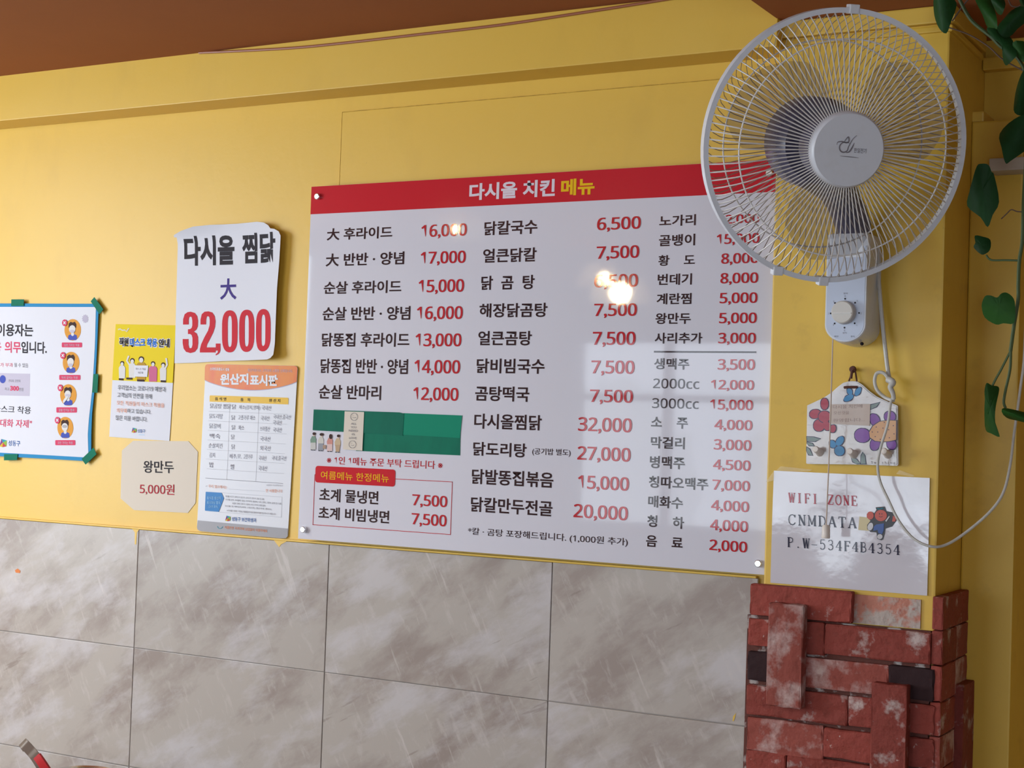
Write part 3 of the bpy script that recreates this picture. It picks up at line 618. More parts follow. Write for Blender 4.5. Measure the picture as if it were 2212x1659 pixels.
# blue-bordered mask poster
def bq(x, z): return 0.003 + 0.003*math.sin(x*9 + z*7)**2
SQ = Surf(-0.002, bq, 0.03)
mp_ = empty('mask_poster', SQ.pt('L', 400, 1500), 'blue bordered mask rule poster held by green tape', 'poster')
sheet_outline('paper', 'L', [(-900,66),(945,72),(925,450),(900,900),(882,1100),(876,1300),(875,1500),(868,1555),(800,1553),(400,1530),(0,1508),(-900,1460)], SQ, M['poster_cyan'], mp_)
poly('white_field', 'L', [(-850,100),(905,103),(918,118),(905,450),(880,900),(855,1150),(845,1300),(850,1500),(840,1518),(790,1518),(400,1496),(0,1474),(-850,1430)], SQ, 1.5, M['paper_white'], mp_)
def TL_(s, b0, b1, t0, m, off=0.012, name='lettering', surf=SQ, par=mp_, f='L', lay=3, **k): return text(s, f, b0, None, surf, M[m], par, name, off, lay, br=b1, tl=t0, **k)
TL_('실내 이용자는', (-220,372), (328,382), (-216,258), 'ink_black', 0.022)
TL_('마스크 착용', (-440,522), (22,530), (-438,418), 'ink_pink', 0.022)
TL_('의무', (55,532), (210,538), (57,424), 'ink_pink', 0.022); TL_('입니다.', (215,538), (458,545), (217,426), 'ink_black', 0.022)
TL_('과태료가 부과', (-100,664), (133,668), (-100,626), 'ink_rose', 0.01); TL_('될 수 있음', (145,668), (280,674), (145,628), 'ink_gray', 0.008)
poly('grey_field', 'L', [(-100,722),(298,732),(290,942),(-100,932)], SQ, 2, M['poster_lilac'], mp_)
poly('speech_dot', 'L', ell(37, 783, 28, 38, 18), SQ, 3, M['ink_shirt'], mp_)
TL_('관리자, 운영자', (90,812), (205,814), (90,785), 'ink_gray', 0.0); TL_('최고', (55,888), (98,890), (56,860), 'ink_gray', 0.0)
TL_('300', (105,890), (188,893), (106,845), 'ink_pink', 0.03); TL_('만원', (190,895), (232,896), (190,862), 'ink_gray', 0.0)
TL_('에서 마스크 착용', (-190,1086), (300,1112), (-186,1018), 'ink_black', 0.006)
TL_('식사중 대화 자제"', (-190,1222), (308,1243), (-186,1148), 'ink_pink', 0.010)
def logo(f, x, y, w, h, surf, par, lay=3):
    for m, pts in (('logo_purple', [(0,1),(.25,.05),(.45,.5)]), ('logo_cyan', [(.25,.05),(.95,.25),(.45,.5)]), ('logo_green', [(.95,.25),(.9,1),(.45,.5)]), ('logo_yellow', [(0,1),(.45,.5),(.4,1.1)]), ('logo_red', [(.4,1.1),(.45,.5),(.9,1)])):
        poly('district_logo', f, [(x+a*w, y+b*h) for a, b in pts], surf, lay, M[m], par)
logo('L', 12, 1342, 74, 74, SQ, mp_); TL_('성동구', (95,1410), (205,1416), (95,1358), 'ink_logo_blue', 0.012)
pic = [(697,318,1), (685,627,2), (662,933,3), (632,1240,4)]
for i, (cx, cy, k) in enumerate(pic):
    poly('portrait_disc', 'L', ell(cx, cy, 77, 102, 28), SQ, 3, M['poster_orange'], mp_)
    poly('portrait_shirt', 'L', [(cx-14,cy+40),(cx+14,cy+40),(cx+38,cy+52),(cx+42,cy+82),(cx+30,cy+96),(cx-30,cy+96),(cx-44,cy+82),(cx-38,cy+52)], SQ, 4, M['ink_shirt'], mp_)
    poly('portrait_neck', 'L', [(cx-12,cy+20),(cx+12,cy+20),(cx+14,cy+50),(cx,cy+60),(cx-14,cy+50)], SQ, 4.5, M['poster_face'], mp_)
    poly('portrait_hair', 'L', [(cx-38,cy-20),(cx-36,cy-60),(cx-18,cy-76),(cx,cy-68),(cx+20,cy-76),(cx+34,cy-52),(cx+32,cy-20)], SQ, 5, M['ink_hair'], mp_)
    poly('portrait_face', 'L', ell(cx-2, cy-6, 30, 38, 18), SQ, 6, M['poster_face'], mp_)
    poly('portrait_mask', 'L', ell(cx-2, cy + (14, 22, 4, -12)[i], 24, 15, 12), SQ, 7, M['poster_lilac'] if i != 3 else M['sign_gray'], mp_)
    if i == 2: poly('portrait_hand', 'L', [(cx-48,cy+60),(cx-30,cy+30),(cx-8,cy+8),(cx+6,cy+16),(cx-14,cy+48),(cx-38,cy+78)], SQ, 8, M['poster_face'], mp_)
    rx, ry = ((625,252), (613,560), (590,865), (560,1170))[i]
    poly('cross_disc', 'L', ell(rx, ry, 24, 32, 18), SQ, 8, M['ink_pink'], mp_)
    strip('cross_mark', 'L', [(rx-10, ry-13), (rx+10, ry+13)], 8, SQ, 9, M['paper_white'], mp_); strip('cross_mark', 'L', [(rx+10, ry-13), (rx-10, ry+13)], 8, SQ, 9, M['paper_white'], mp_)
    lx0, ly0, lx1, ly1 = ((597,437,785,483), (577,743,773,790), (548,1048,743,1098), (533,1357,727,1405))[i]
    poly('caption_bar', 'L', rrect(lx0, ly0, lx1, ly1, 8), SQ, 3, M['ink_pink'], mp_)
    TL_(('입만 가리는 착용', '턱에 걸치는 착용', '겉을 만지는 행위', '코만 가리는 착용')[i], (lx0+24, ly1-10), (lx1-24, ly1-9), (lx0+24, ly0+13), 'poster_lilac', 0.0, lay=4)
vir = []
for k in range(22): vir.append((815 + (34 if k % 2 else 25)*math.cos(k*PI/11), 213 + (42 if k % 2 else 31)*math.sin(k*PI/11)))
poly('virus_mark', 'L', vir, SQ, 3, M['lavender_line'], mp_)
for pts, lab in (([(130,32),(248,32),(246,93),(128,94)], 'green tape piece on the blue poster top edge'), ([(875,50),(910,10),(995,125),(958,172)], 'slanted green tape on the blue poster upper right corner'),
                 ([(897,735),(942,733),(935,912),(886,908)], 'upright green tape on the blue poster right edge'), ([(790,1535),(905,1428),(932,1490),(828,1588)], 'slanted green tape on the blue poster lower right corner'),
                 ([(62,1490),(187,1488),(182,1545),(60,1548)], 'green tape piece on the blue poster bottom edge')):
    tag(poly('green_tape', 'L', pts, SQ, 8, M['tape'], None, 0.0006), lab, 'tape', 'green tape pieces round the blue poster')

# yellow staff mask notice
SN = Surf(-0.0018)
nt_ = empty('mask_notice', SN.pt('N', 450, 1580), 'narrow yellow and white staff mask notice with five cartoon people', 'poster')
poly('paper', 'N', [(75,835),(850,870),(820,1400),(805,1615),(420,1590),(35,1560)], SN, 0, M['paper_white'], nt_, 0.0005)
poly('yellow_field', 'N', [(120,120),(890,135),(850,872),(75,836)], SN, 2, M['poster_yellow'], nt_, 0.0004)
def TN(s, b0, b1, t0, m, off=0.008, lay=5): return TL_(s, b0, b1, t0, m, off, surf=SN, par=nt_, f='N', lay=lay)
for s, b0, b1, t0, m in (('직원', (168,402), (286,405), (170,292), 'ink_black'), ('마스크 착용', (305,406), (652,415), (307,298), 'ink_blue'), ('안내', (672,416), (810,420), (674,308), 'ink_black')):
    e = 8
    TN(s, (b0[0]-e, b0[1]+e), (b1[0]+e, b1[1]+e), (t0[0]-e, t0[1]-e), 'paper_white', 0.11, 4); TN(s, b0, b1, t0, m, 0.03, 6)
strip('small_mark', 'N', [(152,190),(180,182),(210,200),(240,195),(262,215),(290,172)], 16, SN, 4, M['paper_cream'], nt_)
def person(cx, y, head, bw, bh, m, arm=None):
    poly('cartoon_body', 'N', [(cx-bw*.6,y+head),(cx+bw*.6,y+head),(cx+bw,y+head+30),(cx+bw*.9,y+bh),(cx-bw*.9,y+bh),(cx-bw,y+head+30)], SN, 5, M[m], nt_)
    poly('cartoon_hair', 'N', ell(cx, y-6, head*.95, head*1.05, 14), SN, 5, M['ink_hair'], nt_)
    poly('cartoon_face', 'N', ell(cx+2, y+6, head*.72, head*.9, 14), SN, 6, M['poster_face'], nt_)
    if arm: strip('cartoon_arm', 'N', arm, 22, SN, 5.5, M[m], nt_)
person(205, 625, 26, 42, 190, 'poster_face'); person(335, 592, 30, 45, 215, 'poster_face', [(300,640),(268,590),(292,525)]); person(450, 575, 36, 62, 260, 'poster_tan')
person(600, 630, 28, 55, 225, 'poster_pink'); person(730, 645, 28, 42, 200, 'poster_face', [(755,690),(782,640),(770,555)])
for x0, x1, y0 in ((165,220,812), (260,335,803), (398,490,828), (700,765,838)): poly('cartoon_legs', 'N', [(x0,y0),(x1,y0+2),(x1,y0+28),(x0,y0+24)], SN, 6, M['ink_hair'], nt_)
poly('held_card', 'N', [(365,648),(542,650),(530,796),(362,790)], SN, 7, M['paper_white'], nt_)
TN('마스크 착용', (385,706), (512,710), (386,680), 'ink_gray', 0.01, 8); TN('의무화', (412,756), (480,758), (412,728), 'ink_gray', 0.01, 8)
TN('우리업소는 코로나19 예방과', (150,964), (765,990), (150,898), 'ink_black', 0.0); TN('고객님의 안전을 위해', (143,1056), (585,1080), (143,993), 'ink_black', 0.0)
TN('모든 직원들의 마스크 착용을', (137,1152), (745,1190), (137,1097), 'ink_orange', 0.0); TN('의무화', (135,1252), (270,1258), (135,1195), 'ink_orange', 0.0)
TN('하고 있습니다.', (272,1258), (575,1274), (272,1200), 'ink_black', 0.0); TN('많은 이용 바랍니다.', (125,1348), (528,1372), (125,1285), 'ink_black', 0.0)
logo('N', 325, 1442, 66, 62, SN, nt_, 4); TN('성동구', (400,1508), (498,1513), (401,1462), 'ink_logo_blue', 0.012)
strip('small_print', 'N', [(418,1534),(490,1537)], 5, SN, 4, M['sign_sky'], nt_)

# dumpling card
SC = Surf(-0.0012)
dc = empty('price_card', SC.pt('P', 940, 1390), 'cream card with clipped corners reading 5,000 won for dumplings', 'sign')
poly('card', 'P', [(795,974),(1125,976),(1182,1040),(1168,1345),(1122,1405),(800,1388),(720,1318),(728,1032)], SC, 0, M['paper_cream'], dc, 0.0006)
text('왕만두', 'P', (858, 1165), None, SC, M['ink_black'], dc, 'lettering', 0.01, 3, br=(1038, 1168), tl=(858, 1092))
text('5,000원', 'P', (836, 1294), None, SC, M['ink_crimson'], dc, 'lettering', 0.006, 3, br=(1042, 1302), tl=(837, 1228), num=False)

# origin-of-ingredients sign
SO = Surf(-0.004)
og = empty('origin_sign', SO.pt('O', 850, 2700), 'tall rounded plastic origin sign with an orange header', 'sign')
def PO(name, pts, lay, m, f='O', thick=0.0): return poly(name, f, pts, SO, lay, M[m], og, thick)
def TO(s, b0, b1, t0, m, off=0.006, f='O', lay=4, name='lettering', **k): return TL_(s, b0, b1, t0, m, off, surf=SO, par=og, f=f, lay=lay, name=name, **k)
oq = [fp('O', 215, 48), fp('O', 1630, 75), fp('O', 1668, 90), fp('O', 1680, 120), fp('Q', 1672, 1480), fp('Q', 1640, 1515), fp('Q', 1560, 1518), fp('Q', 100, 1388), fp('Q', 55, 1360), fp('Q', 45, 1310), fp('O', 172, 300), fp('O', 175, 95), fp('O', 188, 58)]
poly('panel', 'Z', oq, SO, 0, M['sign_white'], og, 0.002)
arc = [(168 + (1665-168)*k/20, 305 + (335-305)*k/20 + 150*math.sin(PI*k/20)**0.8) for k in range(20, -1, -1)]
arc2 = [(x, y + 12) for x, y in arc]
PO('header_shadow', [(170,290),(1666,320)] + arc2, 1, 'lavender_line')
PO('header_field', [(188,60),(215,50),(1630,77),(1668,92),(1680,120)] + arc + [(174,100)], 2, 'sign_orange')
TO('원산지', (425,390), (885,385), (425,208), 'sign_white', 0.045); TO('표시판', (910,402), (1362,410), (912,218), 'sign_white', 0.045)
TO('원산지표시는 고객과의 소중한 신뢰입니다.', (875,172), (1602,188), (875,122), 'poster_lilac', 0.0)
TO('스마트포용도시 성동', (260,152), (575,165), (260,100), 'sign_white', 0.02)
PO('table_header', [(262,558),(1520,596),(1535,612),(1530,706),(248,661),(250,570)], 2, 'sign_amber')
TO('음 식 명', (340,640), (520,645), (340,588), 'ink_black', 0.01); TO('품    목', (755,656), (915,660), (755,602), 'ink_black', 0.01); TO('원 산 지', (1220,666), (1400,672), (1220,612), 'ink_black', 0.01)
for x0, y0, x1, y1 in ((235,817,1515,864), (225,972,1510,1028), (220,1128,1505,1188), (215,1285,1490,1350), (205,1440,1475,1508), (190,1594,1470,1665)): strip('table_line', 'O', [(x0,y0),(x1,y1)], 3.5, SO, 2, M['line_gray'], og)
strip('table_line', 'Q', [(225,270),(1610,358)], 4, SO, 2, M['line_gray'], og); strip('table_line', 'Q', [(200,438),(1590,535)], 7, SO, 2, M['ink_gray'], og)
for xa, xb, xc in ((578, 545, 580), (1052, 1018, 1100)):
    a, b, c = fp('O', xa, 690), fp('O', xb, 1600), fp('Q', xc, 495 if xa > 600 else 465)
    strip('table_line', 'Z', [a, b, c], 0.4, SO, 2, M['line_gray'], og)
for s, x0, x1, y in (('닭곰탕 찜닭',255,590,690),('닭',612,680,705),('채소(김치,양파)',725,1070,715),('국내산',1095,1255,722),('닭도리탕',245,460,855),('닭',605,665,880),('고춧가루 채소',712,990,878),('국내산',1080,1225,890),('국내산,중국산',1285,1575,868),('국내산',1280,1425,962),
                     ('닭갈비',245,425,1015),('닭',610,670,1040),('채소',718,810,1045),('브라질산',1070,1230,1062),('국내산',1282,1425,1080),('백숙',250,420,1180),('닭',600,655,1195),('국내산',1070,1240,1225),('순살치킨',232,455,1335),('닭',605,662,1355),('외국산',1072,1245,1378),('김치',245,335,1490),('배추,무,',575,765,1510),('고춧가루',800,945,1515),('국내산',1048,1175,1540),('국내,중국산',1260,1500,1540)):
    h = 78; sl = (x1-x0)*0.035
    TO(s, (x0, y+h), (x1, y+h+sl), (x0, y), 'pen', -0.004, lay=3, name='handwriting', shear=0.02)
for s, x0, x1, y in (('밥',270,345,150),('쌀',645,720,185),('국내산',1148,1310,215)): TO(s, (x0, y+90), (x1, y+98), (x0, y), 'pen', -0.002, 'Q', 3, 'handwriting')
TO('우리 업소에서는', (258,608), (590,632), (258,552), 'ink_orange', 0.0, 'Q'); TO('만 사용합니다', (1285,690), (1578,700), (1285,632), 'ink_orange', 0.0, 'Q'); TO('✓', (205,592), (235,594), (205,565), 'ink_gray', 0.0, 'Q')
strip('table_line', 'Q', [(620,635),(1265,675)], 3, SO, 2, M['line_gray'], og); TO('※뒷면의 작성방법 참고', (1295,578), (1585,586), (1295,548), 'line_gray', 0.0, 'Q')
PO('blue_tag', [(215,682),(490,700),(532,800),(440,1042),(200,1022),(192,1010),(206,690)], 3, 'sign_blue', 'Q')
for s, x0, x1, y in (('음식점 원산지',232,480,762),('표시대상 품목',232,472,845),('(24개 품목)',262,430,920)): TO(s, (x0, y+55), (x1, y+62), (x0, y), 'sign_sky', 0.004, 'Q', 5)
for p in ([(500,700),(1570,778)], [(1570,778),(1560,1138)], [(1560,1138),(445,1045)]): strip('note_line', 'Q', p, 3.5, SO, 2, M['line_gray'], og)
for s, x0, x1, y in (('축산물: 쇠고기, 돼지고기, 닭고기, 오리고기, 양고기, 염소 등 6종',560,1250,745),('수산물: 넙치, 조피볼락, 참돔, 미꾸라지, 뱀장어, 낙지, 명태, 고등어, 갈치 등 15종',560,1560,802),('오징어, 꽃게, 참조기, 다랑어, 아귀, 주꾸미 포함 품목',680,1275,870),('농산물: 쌀, 배추김치(배추, 고춧가루), 콩(두부류, 콩국수)',553,1385,918),('※ 자세한 사항은 국립농산물품질관리원 홈페이지를 참고하시기 바랍니다',585,1460,998)): TO(s, (x0, y+36), (x1, y+36+(x1-x0)*0.078), (x0, y), 'ink_gray', 0.004, 'Q')
logo('Q', 555, 1105, 100, 95, SO, og, 3); TO('성동구 보건위생과', (672,1205), (1112,1232), (672,1130), 'ink_logo_blue', 0.014, 'Q')
PO('footer_field', [(62,1195),(1674,1342),(1670,1480),(1640,1513),(1560,1516),(100,1386),(57,1358),(48,1310)], 2, 'sign_gray', 'Q')
TO('식품안전 지켜가며 남김없이 이용하세요', (545,1345), (1312,1412), (548,1292), 'ink_orange', 0.004, 'Q')
strip('footer_mark', 'Q', ell(465, 1300, 45, 42, 10, 0.1, PI), 9, SO, 4, M['logo_cyan'], og)

# ------------------------------------------------------------------ network sheet on the pillar
def bw_(x, z): return 0.0015 + 0.0012*math.sin(x*31)*math.sin(z*23)
SWF = Surf(-0.0515, bw_, 0.02)
wf = empty('laminated_notice', SWF.pt('W', 1080, 1500), 'laminated sheet reading WIFI ZONE taped above the bricks', 'notice')
sheet_outline('laminated_sheet', 'W', [(178,92),(2040,180),(2010,1585),(135,1430)], SWF, M['lamin'], wf)
M['wf_red'] = mat('lettering_red_laminated', (0.42, 0.012, 0.04), 0.12, spec=0.35); M['wf_black'] = mat('lettering_black_laminated', (0.02, 0.02, 0.05), 0.12, spec=0.35)
# serif capitals drawn as pen strokes: (points..., width class) in a 0..1 box, thin and thick strokes plus slab serifs
K_, N_ = 0.15, 0.075
def sv(x, y): return ([(x-0.13, y), (x+0.13, y)], N_)
GLY = {
 'W': [([(0.08,1),(0.30,0)],K_), ([(0.30,0),(0.5,0.9)],N_), ([(0.5,0.9),(0.70,0)],K_), ([(0.70,0),(0.92,1)],N_), sv(0.10,0.975), sv(0.90,0.975), ([(0.42,0.975),(0.58,0.975)],N_)],
 'I': [([(0.5,0),(0.5,1)],K_), ([(0.3,0.025),(0.7,0.025)],N_), ([(0.3,0.975),(0.7,0.975)],N_)],
 'F': [([(0.28,0),(0.28,1)],K_), ([(0.12,0.975),(0.88,0.975)],N_), ([(0.88,0.98),(0.88,0.78)],N_), ([(0.28,0.52),(0.68,0.52)],N_), ([(0.68,0.62),(0.68,0.42)],N_), sv(0.28,0.025)],
 'Z': [([(0.12,0.78),(0.14,0.975),(0.86,0.975)],N_), ([(0.84,0.97),(0.14,0.03)],K_), ([(0.12,0.025),(0.88,0.025),(0.90,0.24)],N_)],
 'O': [([(0.5+0.40*math.cos(t*PI/10), 0.5+0.48*math.sin(t*PI/10)) for t in range(21)], 0.09)],
 'N': [([(0.22,0),(0.22,1)],N_), ([(0.20,0.97),(0.80,0.03)],K_), ([(0.80,0),(0.80,1)],N_), sv(0.2,0.975), sv(0.82,0.975), sv(0.22,0.025)],
 'E': [([(0.26,0),(0.26,1)],K_), ([(0.1,0.975),(0.85,0.975)],N_), ([(0.85,0.98),(0.85,0.78)],N_), ([(0.26,0.52),(0.66,0.52)],N_), ([(0.66,0.62),(0.66,0.42)],N_), ([(0.1,0.025),(0.88,0.025),(0.90,0.24)],N_)],
 'C': [([(0.84,0.78),(0.74,0.92),(0.55,0.98),(0.33,0.93),(0.17,0.75),(0.12,0.5),(0.17,0.25),(0.33,0.07),(0.55,0.02),(0.76,0.1),(0.88,0.25)],0.085), ([(0.85,0.98),(0.85,0.72)],N_)],
 'M': [([(0.16,0),(0.16,1)],N_), ([(0.16,0.97),(0.5,0.12)],0.09), ([(0.5,0.12),(0.84,0.97)],N_), ([(0.84,0),(0.84,1)],K_), ([(0.03,0.975),(0.2,0.975)],N_), ([(0.8,0.975),(0.97,0.975)],N_), ([(0.03,0.025),(0.28,0.025)],N_), ([(0.72,0.025),(0.97,0.025)],N_)],
 'D': [([(0.26,0),(0.26,1)],K_), ([(0.1,0.975),(0.5,0.975),(0.75,0.85),(0.87,0.6),(0.87,0.4),(0.75,0.15),(0.5,0.025),(0.1,0.025)],0.075)],
 'A': [([(0.14,0),(0.5,1)],N_), ([(0.5,1),(0.86,0)],K_), ([(0.26,0.33),(0.74,0.33)],N_), sv(0.13,0.025), sv(0.87,0.025)],
 'T': [([(0.5,0),(0.5,1)],K_), ([(0.1,0.78),(0.12,0.975),(0.88,0.975),(0.9,0.78)],N_), ([(0.32,0.025),(0.68,0.025)],N_)],
 'P': [([(0.26,0),(0.26,1)],K_), ([(0.1,0.975),(0.55,0.975),(0.78,0.9),(0.84,0.75),(0.78,0.57),(0.55,0.48),(0.26,0.48)],0.075), sv(0.26,0.025)],
 'B': [([(0.24,0),(0.24,1)],K_), ([(0.1,0.975),(0.55,0.975),(0.75,0.88),(0.78,0.75),(0.72,0.6),(0.52,0.53),(0.24,0.53)],0.07), ([(0.52,0.53),(0.78,0.45),(0.86,0.28),(0.78,0.1),(0.55,0.025),(0.1,0.025)],0.08)],
 '.': [([(0.4,0.05),(0.56,0.05)],0.13)], '-': [([(0.08,0.40),(0.92,0.40)],0.06)], ' ': [],
 '5': [([(0.80,0.96),(0.28,0.96),(0.22,0.55)],0.07), ([(0.22,0.55),(0.45,0.64),(0.68,0.58),(0.82,0.40),(0.80,0.18),(0.62,0.03),(0.38,0.02),(0.18,0.12)],0.08)],
 '3': [([(0.18,0.84),(0.34,0.97),(0.58,0.98),(0.76,0.85),(0.74,0.64),(0.56,0.53),(0.36,0.52)],0.075), ([(0.56,0.53),(0.78,0.42),(0.82,0.22),(0.66,0.04),(0.40,0.01),(0.16,0.14)],0.085)],
 '4': [([(0.66,0),(0.66,0.98)],K_), ([(0.66,0.98),(0.10,0.30),(0.92,0.30)],N_), ([(0.50,0.025),(0.84,0.025)],N_)]}
def serif(s, b0, b1, t0, m):
    bm = bmesh.new(); A = SWF.pt('W', *b0); ex = SWF.pt('W', *b1) - A; ey = SWF.pt('W', *t0) - A; n = len(s); L = 0
    asp = ex.length/n/ey.length
    for i, ch in enumerate(s):
        for pts, wdt in GLY[ch]:
            L += 1; prev = None
            for j in range(len(pts)):
                x0, y0 = pts[max(0, j-1)]; x1, y1 = pts[min(len(pts)-1, j+1)]; dx, dy = (x1-x0)*asp*0.86, (y1-y0); d = math.hypot(dx, dy) or 1
                nx, ny = -dy/d*wdt/2/(asp*0.86), dx/d*wdt/2; x, y = pts[j]; cur = []
                for sg in (1, -1):
                    u = (i + 0.07 + 0.86*(x + nx*sg))/n; q = y + ny*sg; p = A + ex*u + ey*q
                    cur.append(bm.verts.new(SWF.lift(p.x, p.z, 3 + 0.03*(L % 5))))
                if prev: bm.faces.new((prev[0], prev[1], cur[1], cur[0]))
                prev = cur
    return link('lettering', bm_mesh(bm, 'serif'), M[m], wf)
serif('WIFI ZONE', (350, 472), (1185, 515), (348, 355), 'wf_red')
serif('CNMDATA', (340, 738), (1175, 782), (338, 612), 'wf_black')
serif('P.W-534F4B4354', (330, 1003), (1698, 1100), (330, 885), 'wf_black')
for pts in ([(205,95),(260,40),(640,80),(600,100)], [(1640,130),(1680,85),(1860,150),(1840,165)], [(85,230),(180,95),(180,210),(160,215)]):
    poly('clear_tape', 'W', pts, SWF, 5, M['clear'], wf)
SK = Surf(-0.0545)
st = empty('cartoon_sticker', SK.pt('W', 1460, 750), 'cartoon cutout with a round red head and blue trousers beside the WIFI lettering', 'sticker')
poly('yellow_tape', 'W', [(1195,640),(1635,700),(1620,840),(1180,800)], SK, -3, mat('yellowed_tape', (0.60, 0.50, 0.26), 0.3), st)
poly('backing', 'W', [(1390,530),(1500,520),(1520,575),(1590,590),(1640,640),(1640,690),(1590,760),(1510,785),(1500,850),(1480,915),(1455,925),(1410,905),(1400,830),(1330,825),(1290,790),(1290,740),(1330,690),(1285,650),(1285,610),(1320,580),(1375,600),(1400,560)], SK, 0, M['stk_dark'], st, 0.0006)
poly('head', 'W', ell(1455, 628, 72, 68, 24), SK, 3, M['stk_red'], st)
poly('raised_fist', 'W', ell(1328, 628, 42, 48, 18), SK, 3, M['stk_red'], st); poly('pack_patch', 'W', [(1600,628),(1640,660),(1625,700),(1590,700)], SK, 3, M['stk_red'], st)
poly('trousers', 'W', [(1400,735),(1492,722),(1490,800),(1470,850),(1425,838),(1415,800),(1365,810),(1370,760)], SK, 3, M['stk_blue'], st)
poly('shoe', 'W', ell(1330, 760, 32, 48, 16, rot=0.3), SK, 3, M['stk_white'], st); poly('shoe', 'W', ell(1443, 880, 32, 30, 16), SK, 3, M['stk_white'], st)
poly('strap', 'W', [(1508,690),(1555,630),(1560,645),(1520,705)], SK, 4, M['stk_white'], st)
for x in (1438, 1468): poly('eye', 'W', ell(x, 608, 5, 9, 8), SK, 4, M['stk_dark'], st)
strip('smile', 'W', ell(1454, 630, 22, 16, 8, 0.3, PI-0.3), 5, SK, 4, M['stk_dark'], st)
strip('leaf_mark', 'W', [(1410,545),(1445,552),(1480,540)], 9, SK, 4, M['logo_cyan'], st)

# ------------------------------------------------------------------ ceramic hook plaque
YH = -0.064
SH = Surf(YH)
pl = empty('hook_plaque', SH.pt('H', 830, 1540), 'glazed white ceramic hook plaque painted with flowers, hung by a leather cord', 'wall hook')
out = [(143,1525),(150,1100),(158,662),(260,615),(400,550),(520,470),(620,380),(700,322),(800,297),(900,302),(980,350),(1090,450),(1200,530),(1350,600),(1508,665),(1512,1100),(1518,1545),(1500,1564),(900,1545),(160,1535)]
bm = bmesh.new(); vs = [bm.verts.new(SH.pt('H', x, y)) for x, y in out]; fc = bm.faces.new(vs); fc.normal_update()
r = bmesh.ops.extrude_face_region(bm, geom=[fc])
for v in r['geom']:
    if isinstance(v, bmesh.types.BMVert): v.co.y += 0.010
bmesh.ops.recalc_face_normals(bm, faces=bm.faces)
bmesh.ops.bevel(bm, geom=[e for e in bm.edges if all(v.co.y < YH + 0.002 for v in e.verts)], offset=0.0022, segments=2, affect='EDGES')
link('plaque_body', bm_mesh(bm, 'plaque'), M['ceramic'], pl)
def G(name, pts, m, lay=2): 
    poly(name + '_outline', 'H', [( (x - sum(p[0] for p in pts)/len(pts))*1.0 + sum(p[0] for p in pts)/len(pts) + (9 if x > sum(p[0] for p in pts)/len(pts) else -9), y + (9 if y > sum(p[1] for p in pts)/len(pts) else -9)) for x, y in pts], SH, lay, M['g_line'], pl)
    return poly(name, 'H', pts, SH, lay + 1, M[m], pl)
for i, (cx, cy, rx, ry, rot) in enumerate(((425,640,58,85,0), (285,790,85,68,-0.2), (345,960,85,90,0.4), (455,960,50,80,-0.3), (550,1010,45,58,0.2), (425,830,90,85,0))): G('red_petal', [p for p in ell(cx, cy, rx, ry, 18, rot=rot)], 'g_red', 2 + 0.4*i)
for i, (cx, cy, rx, ry, rot) in enumerate(((800,455,38,52,-0.5), (925,455,38,72,0.55), (785,550,80,42,-0.5), (545,1240,48,62,-0.6), (655,1195,50,80,0.6), (650,1340,75,72,0.5))): G('blue_petal', ell(cx, cy, rx, ry, 16, rot=rot), 'g_blue', 2 + 0.4*i)
for i, (cx, cy, rx, ry, rot) in enumerate(((1175,880,70,100,-0.5), (1400,830,85,80,0.3), (990,1110,118,105,0.1), (1180,1240,72,95,0.3), (1425,1240,70,82,-0.4))): G('purple_petal', ell(cx, cy, rx, ry, 18, rot=rot), 'g_purple', 2 + 0.4*i)
G('peach_centre', [(1495,890),(1380,885),(1250,905),(1150,970),(1095,1060),(1105,1140),(1180,1190),(1290,1205),(1400,1195),(1495,1175)], 'g_peach', 5.2)
for x, y in ((1200,985),(1320,915),(1455,965),(1140,1060),(1222,1060),(1385,1025),(1185,1128),(1395,1145),(1260,1168),(1465,1088),(1300,1000)): poly('seed_dot', 'H', ell(x, y, 8, 8, 8), SH, 7, M['g_line'], pl)
for pts in ([(160,1130),(260,1135),(365,1165),(280,1200),(165,1195)], [(165,1210),(240,1230),(270,1265),(200,1262),(165,1240)], [(160,1280),(205,1320),(245,1405),(190,1400),(158,1350)], [(1112,655),(1248,618),(1200,680),(1112,722)], [(825,1440),(900,1465),(960,1530),(900,1535),(845,1500)], [(1000,1362),(1028,1420),(1040,1535),(965,1535),(970,1420)]): G('green_leaf', pts, 'g_green', 2)
poly('message_label', 'H', [(505,645),(1110,640),(1100,968),(500,935)], SH, 6, M['g_tan'], pl)
for s, b0, b1, t0 in (('다시올 치킨에', (555,715),(990,698),(555,660)), ('오신것을', (565,800),(795,795),(565,750)), ('환영합니다...', (555,915),(1030,900),(555,862))): text(s, 'H', b0, None, SH, M['g_write'], pl, 'lettering', -0.006, 7, br=b1, tl=t0, num=False)
text('S u n  s h i n e', 'H', (1118,1528), None, SH, M['ink_gray'], pl, 'lettering', -0.006, 3, br=(1480,1535), tl=(1118,1492))
for x, y in ((275,1330), (785,1362), (1292,1360)):
    a = SH.pt('H', x + 75, y + 30); b = at(*fp('H', x, y), YH - 0.028); bm = bmesh.new()
    lathe_bm(bm, [(0.0, -0.0275), (0.0052, -0.027), (0.0066, -0.0245), (0.0066, -0.012), (0.0092, 0.002), (0.0, 0.0025)], 18, 'Y', (a.x, YH, a.z))
    for v in bm.verts: v.co.z += (YH - v.co.y)*0.22
    link('peg', bm_mesh(bm, 'peg', True), M['bead'], pl)
ns = at(*fp('H', 850, 125), -0.062)
bm = bmesh.new(); lathe_bm(bm, [(0.0, -0.020), (0.006, -0.019), (0.007, -0.014), (0.003, -0.012), (0.003, 0.0)], 14, 'Y', (ns.x, -0.0495, ns.z))
